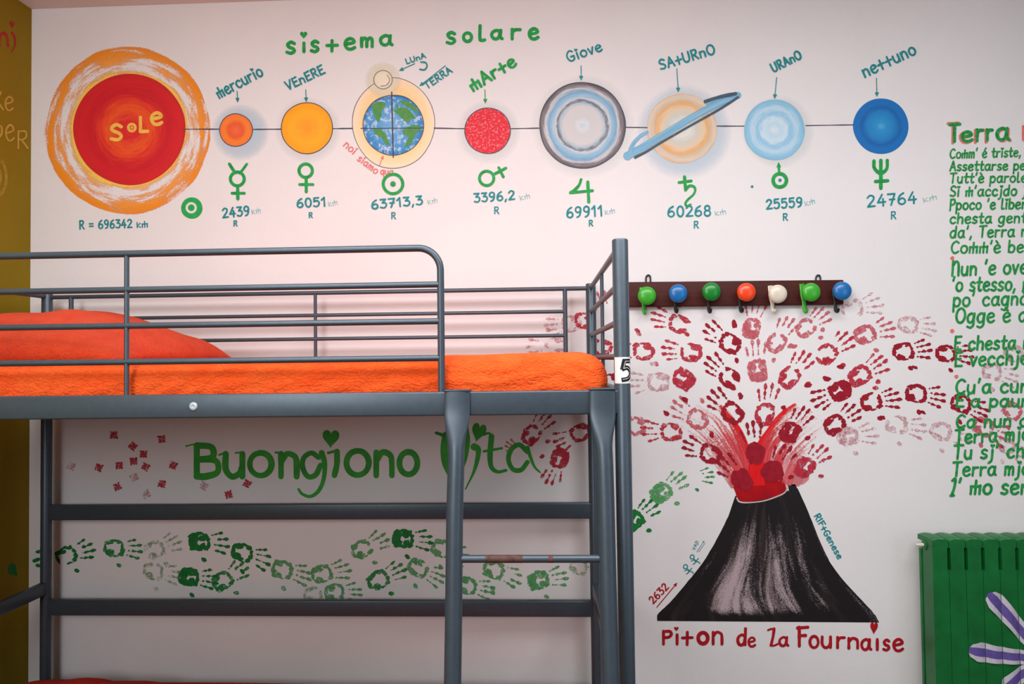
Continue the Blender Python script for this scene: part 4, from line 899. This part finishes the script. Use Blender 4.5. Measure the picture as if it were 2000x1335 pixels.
for cname, kx, ky, sx_, sy_, own in (('light green', 1264, 577, 1258, 609, 1), ('blue', 1325, 572.5, 1320, 606, 0), ('dark green', 1390, 569, 1385, 606, 0), ('orange', 1458.5, 570, 1447, 605, 0), ('white', 1520, 573.5, 1510, 606, 1), ('light green', 1585, 570, 1572, 606, 1), ('blue', 1646, 567.5, 1633, 605, 0)):
    yk = -.058; c = U(kx, ky, yk); s0 = U(sx_, sy_, -.03); sm = KC[cname] if own else BLK
    top_ = U(sx_-3, 558, -.025)
    xs_ = s0.x; m = MB()
    zt2 = c.z+.034 if own else c.z+.012
    # flat back plate down the board, foot turned out into a small hook
    m.tube([(xs_-(.006 if own else .002), -.0225, zt2), (xs_-.002, -.0225, c.z-.01), (xs_, -.0235, c.z-.03), (xs_, -.0245, s0.z+.004)], [.009, .010, .0075, .0065] if own else [.008, .008, .006, .006], 12, ry=.0024)
    m.tube(spline([Vector((xs_, -.0245, s0.z+.012)), Vector((xs_, -.0245, s0.z)), Vector((xs_+.001, -.030, s0.z-.006)), Vector((xs_+.002, -.040, s0.z-.005)), Vector((xs_+.002, -.044, s0.z+.004))], 5), .0055, 10)
    m.tube([(xs_, -.022, c.z), (c.x, -.040, c.z), (c.x, -.050, c.z)], .007, 12)
    hk = m.build('hook', sm, rk, (cname if own else 'black')+' hook arm')
    r = .0335; m = MB()
    m.lathe((c.x, yk+.010, c.z), (0, -1, 0), [(0, r*.55), (.001, r*.92), (.004, r), (.008, r*.99), (.013, r*.9), (.017, r*.72), (.0195, r*.45), (.0205, r*.15), (.0206, .0)], 36)
    put(m.build('knob', KC[cname], None, cname+' round knob'), rk)

# ================================================================== radiator
FY, BY = -.145, -.045
xl0 = U(1823, 1100, FY).x; pitch = U(1888.5, 1100, FY).x-U(1855.3, 1100, FY).x
x1 = U(1855.3, 1100, FY).x; zt0 = U(1900, 1054, FY).z; zb0 = .12
rad = empty('radiator', (xl0+pitch*4, (FY+BY)/2, 0)); tag(rad, 'green sectional radiator painted with a white and purple flower', 'radiator')
RG = m_plain('green_radiator_enamel', (12, 104, 46), .42, .5, .10, 14)
sl0, sl1 = U(1900, 1069, FY).z, U(1900, 1117, FY).z
n_sec = 9; edges = [xl0] + [x1+pitch*i for i in range(n_sec)]
for i in range(n_sec):
    a, b = edges[i], edges[i+1]; g = .0008; sw = .0058; m = MB(); c = (a+b)/2
    # front panel: outline with a notch each side where the air slots are, extruded back
    la, lb = a+g, b-g
    out = [(la, zb0), (lb, zb0), (lb, sl1)] + [(b-sw, sl1+.004), (b-sw, sl0-.004), (lb, sl0), (lb, zt0-.004), (c+.012, zt0+.002), (c-.012, zt0+.002), (la, zt0-.004)]
    if i: out += [(la, sl0), (a+sw, sl0-.004), (a+sw, sl1+.004), (la, sl1)]
    k = len(out); vs = []
    def dome(x): return .006*(1-((x-c)/(b-a)*2)**2)
    vs += [(x, FY+.006-dome(x), z) for x, z in out] + [(x, FY+.066, z) for x, z in out]
    m.add(vs, [list(range(k)), list(range(2*k-1, k-1, -1))] + [[j, (j+1) % k, k+(j+1) % k, k+j] for j in range(k)])
    # water column behind, back fin and crown
    m.box((c-.011, FY+.02, zb0), (c+.011, BY-.012, zt0-.012), .004)
    m.box((a+.004, BY-.016, zb0), (b-.004, BY, zt0-.006 if i else zt0-.05), .003)
    n = 10; prof = []
    for j in range(n+1):
        x = a+.0015+(b-a-.003)*j/n; prof.append((x, zt0-.004+.0055*math.sin(math.pi*j/n)))
    vs = []
    for y, dzz in ((FY+.004, -.004), (FY+.012, .001), (FY+.04, .003), (BY-.02, .003), (BY-.001, .0)):
        vs += [(x, y, z+dzz) for x, z in prof] + [(prof[-1][0], y, zt0-.02), (prof[0][0], y, zt0-.02)]
    q = n+3; m.add(vs, [[r_*q+j, r_*q+(j+1) % q, (r_+1)*q+(j+1) % q, (r_+1)*q+j] for r_ in range(4) for j in range(q)] + [list(range(q)), [4*q+j for j in range(q)][::-1]])
    if i == 0:
        m.box((a+.001, FY+.03, zb0), (a+.008, FY+.05, zt0-.045), .002); m.lathe((a+.004, FY+.052, zt0-.03), (-1, 0, 0), [(0, .017), (.006, .017), (.008, .012), (.009, .0)], 18)
    m.build('section', RG, rad, smooth=30)
m = MB(); c = U(1797, 1060, BY+.02-.045); m.lathe((xl0-.004, FY+.052, zt0-.03), (-1, 0, 0), [(0, .006), (.012, .006), (.013, .0045), (.024, .0045), (.025, .003)], 14); m.build('air_valve', m_plain('white_valve', (226, 214, 206), .4), rad, 'small white bleed valve')
for x, z in ((edges[0]+pitch*1.5, zb0+.02), (edges[7], zt0-.1), (edges[0]+pitch*1.5, zt0-.1)):
    m = MB(); m.tube([(x, BY-.005, z), (x, -.002, z)], .008, 10); m.build('wall_bracket', RG, rad)
for i in (0, n_sec-1):
    m = MB(); m.box((edges[i]+pitch*.3, FY+.02, .0), (edges[i]+pitch*.7, BY-.01, zb0+.01), .003); m.build('foot', RG, rad)
# flower: petals laid on the panels and cut where the sections part
def petals(name, specs, mat, lift, label):
    bm = bmesh.new()
    for pts, w0, w1 in specs:
        P2 = spline([Vector(p) for p in pts], 10); L = []; R = []
        for i, p in enumerate(P2):
            d = (P2[min(i+1, len(P2)-1)]-P2[max(i-1, 0)]).normalized(); nn = Vector((-d.y, d.x)); t_ = i/(len(P2)-1); w_ = (w0+(w1-w0)*t_)/2*min(1, .72+t_*4)
            L.append(p+nn*w_); R.append(p-nn*w_)
        cap = []
        for q in range(1, 8):
            a = math.pi*q/8; p = P2[0]; d = (P2[0]-P2[1]).normalized(); nn = (L[0]-p); cap.append(p+nn*-math.cos(a)*1.0+d*nn.length*.6*math.sin(a))
        rows = [(L[i], R[i]) for i in range(len(P2))]
        vv = [(bm.verts.new(U(a.x, a.y, FY)), bm.verts.new(U(b.x, b.y, FY))) for a, b in rows]
        for i in range(len(vv)-1): bm.faces.new((vv[i][0], vv[i][1], vv[i+1][1], vv[i+1][0]))
        cv = [bm.verts.new(U(p.x, p.y, FY)) for p in cap]; bm.faces.new([vv[0][1]]+cv+[vv[0][0]])
    m = MB()
    for i in range(n_sec):
        b2 = bm.copy(); a, b = edges[i]+.0011, edges[i+1]-.0011; c = (a+b)/2
        for co, no in (((a, 0, 0), (-1, 0, 0)), ((b, 0, 0), (1, 0, 0))):
            bmesh.ops.bisect_plane(b2, geom=b2.verts[:]+b2.edges[:]+b2.faces[:], plane_co=co, plane_no=no, clear_outer=True)
        for xq_ in (c-.015, c, c+.015):
            bmesh.ops.bisect_plane(b2, geom=b2.verts[:]+b2.edges[:]+b2.faces[:], plane_co=(xq_, 0, 0), plane_no=(1, 0, 0))
        for v_ in b2.verts: v_.co.y = FY+.006-.006*(1-((v_.co.x-c)/(b-a)*2)**2)-lift
        m.bm(b2)
    bm.free(); return m.build(name, mat, rad, label, smooth=0)
CT = (2046, 1292)
pet = [([(1938, 1166), (1975, 1207), (2010, 1250), CT], 38, 20), ([(1903, 1271), (1950, 1279), (2000, 1284), CT], 40, 22), ([(1968, 1345), (1990, 1322), (2020, 1304), CT], 38, 20), ([(2060, 1120), (2055, 1200), CT], 40, 20), ([(2170, 1180), (2110, 1240), CT], 40, 20), ([(2180, 1300), (2110, 1296), CT], 40, 20), ([(2050, 1460), (2048, 1380), CT], 40, 20)]
pet = [p for p in pet if p[0][0][0] < 2075 and p[0][0][1] < 1400]
petals('flower_painting', pet, m_paint('white_spray_paint', (206, 200, 214), (196, 186, 196), scale=70), .0006, 'white flower petals on the radiator')
petals('petal_stripe', [([(Vector(p[0][0])+(Vector(p[0][0])-Vector(p[0][1])).normalized()*7).to_tuple()]+list(p[0][1:]), 17, 12) for p in pet], m_paint('violet_spray_paint', (104, 88, 158), (92, 76, 150), scale=50), .0011, 'violet stripe along each petal')
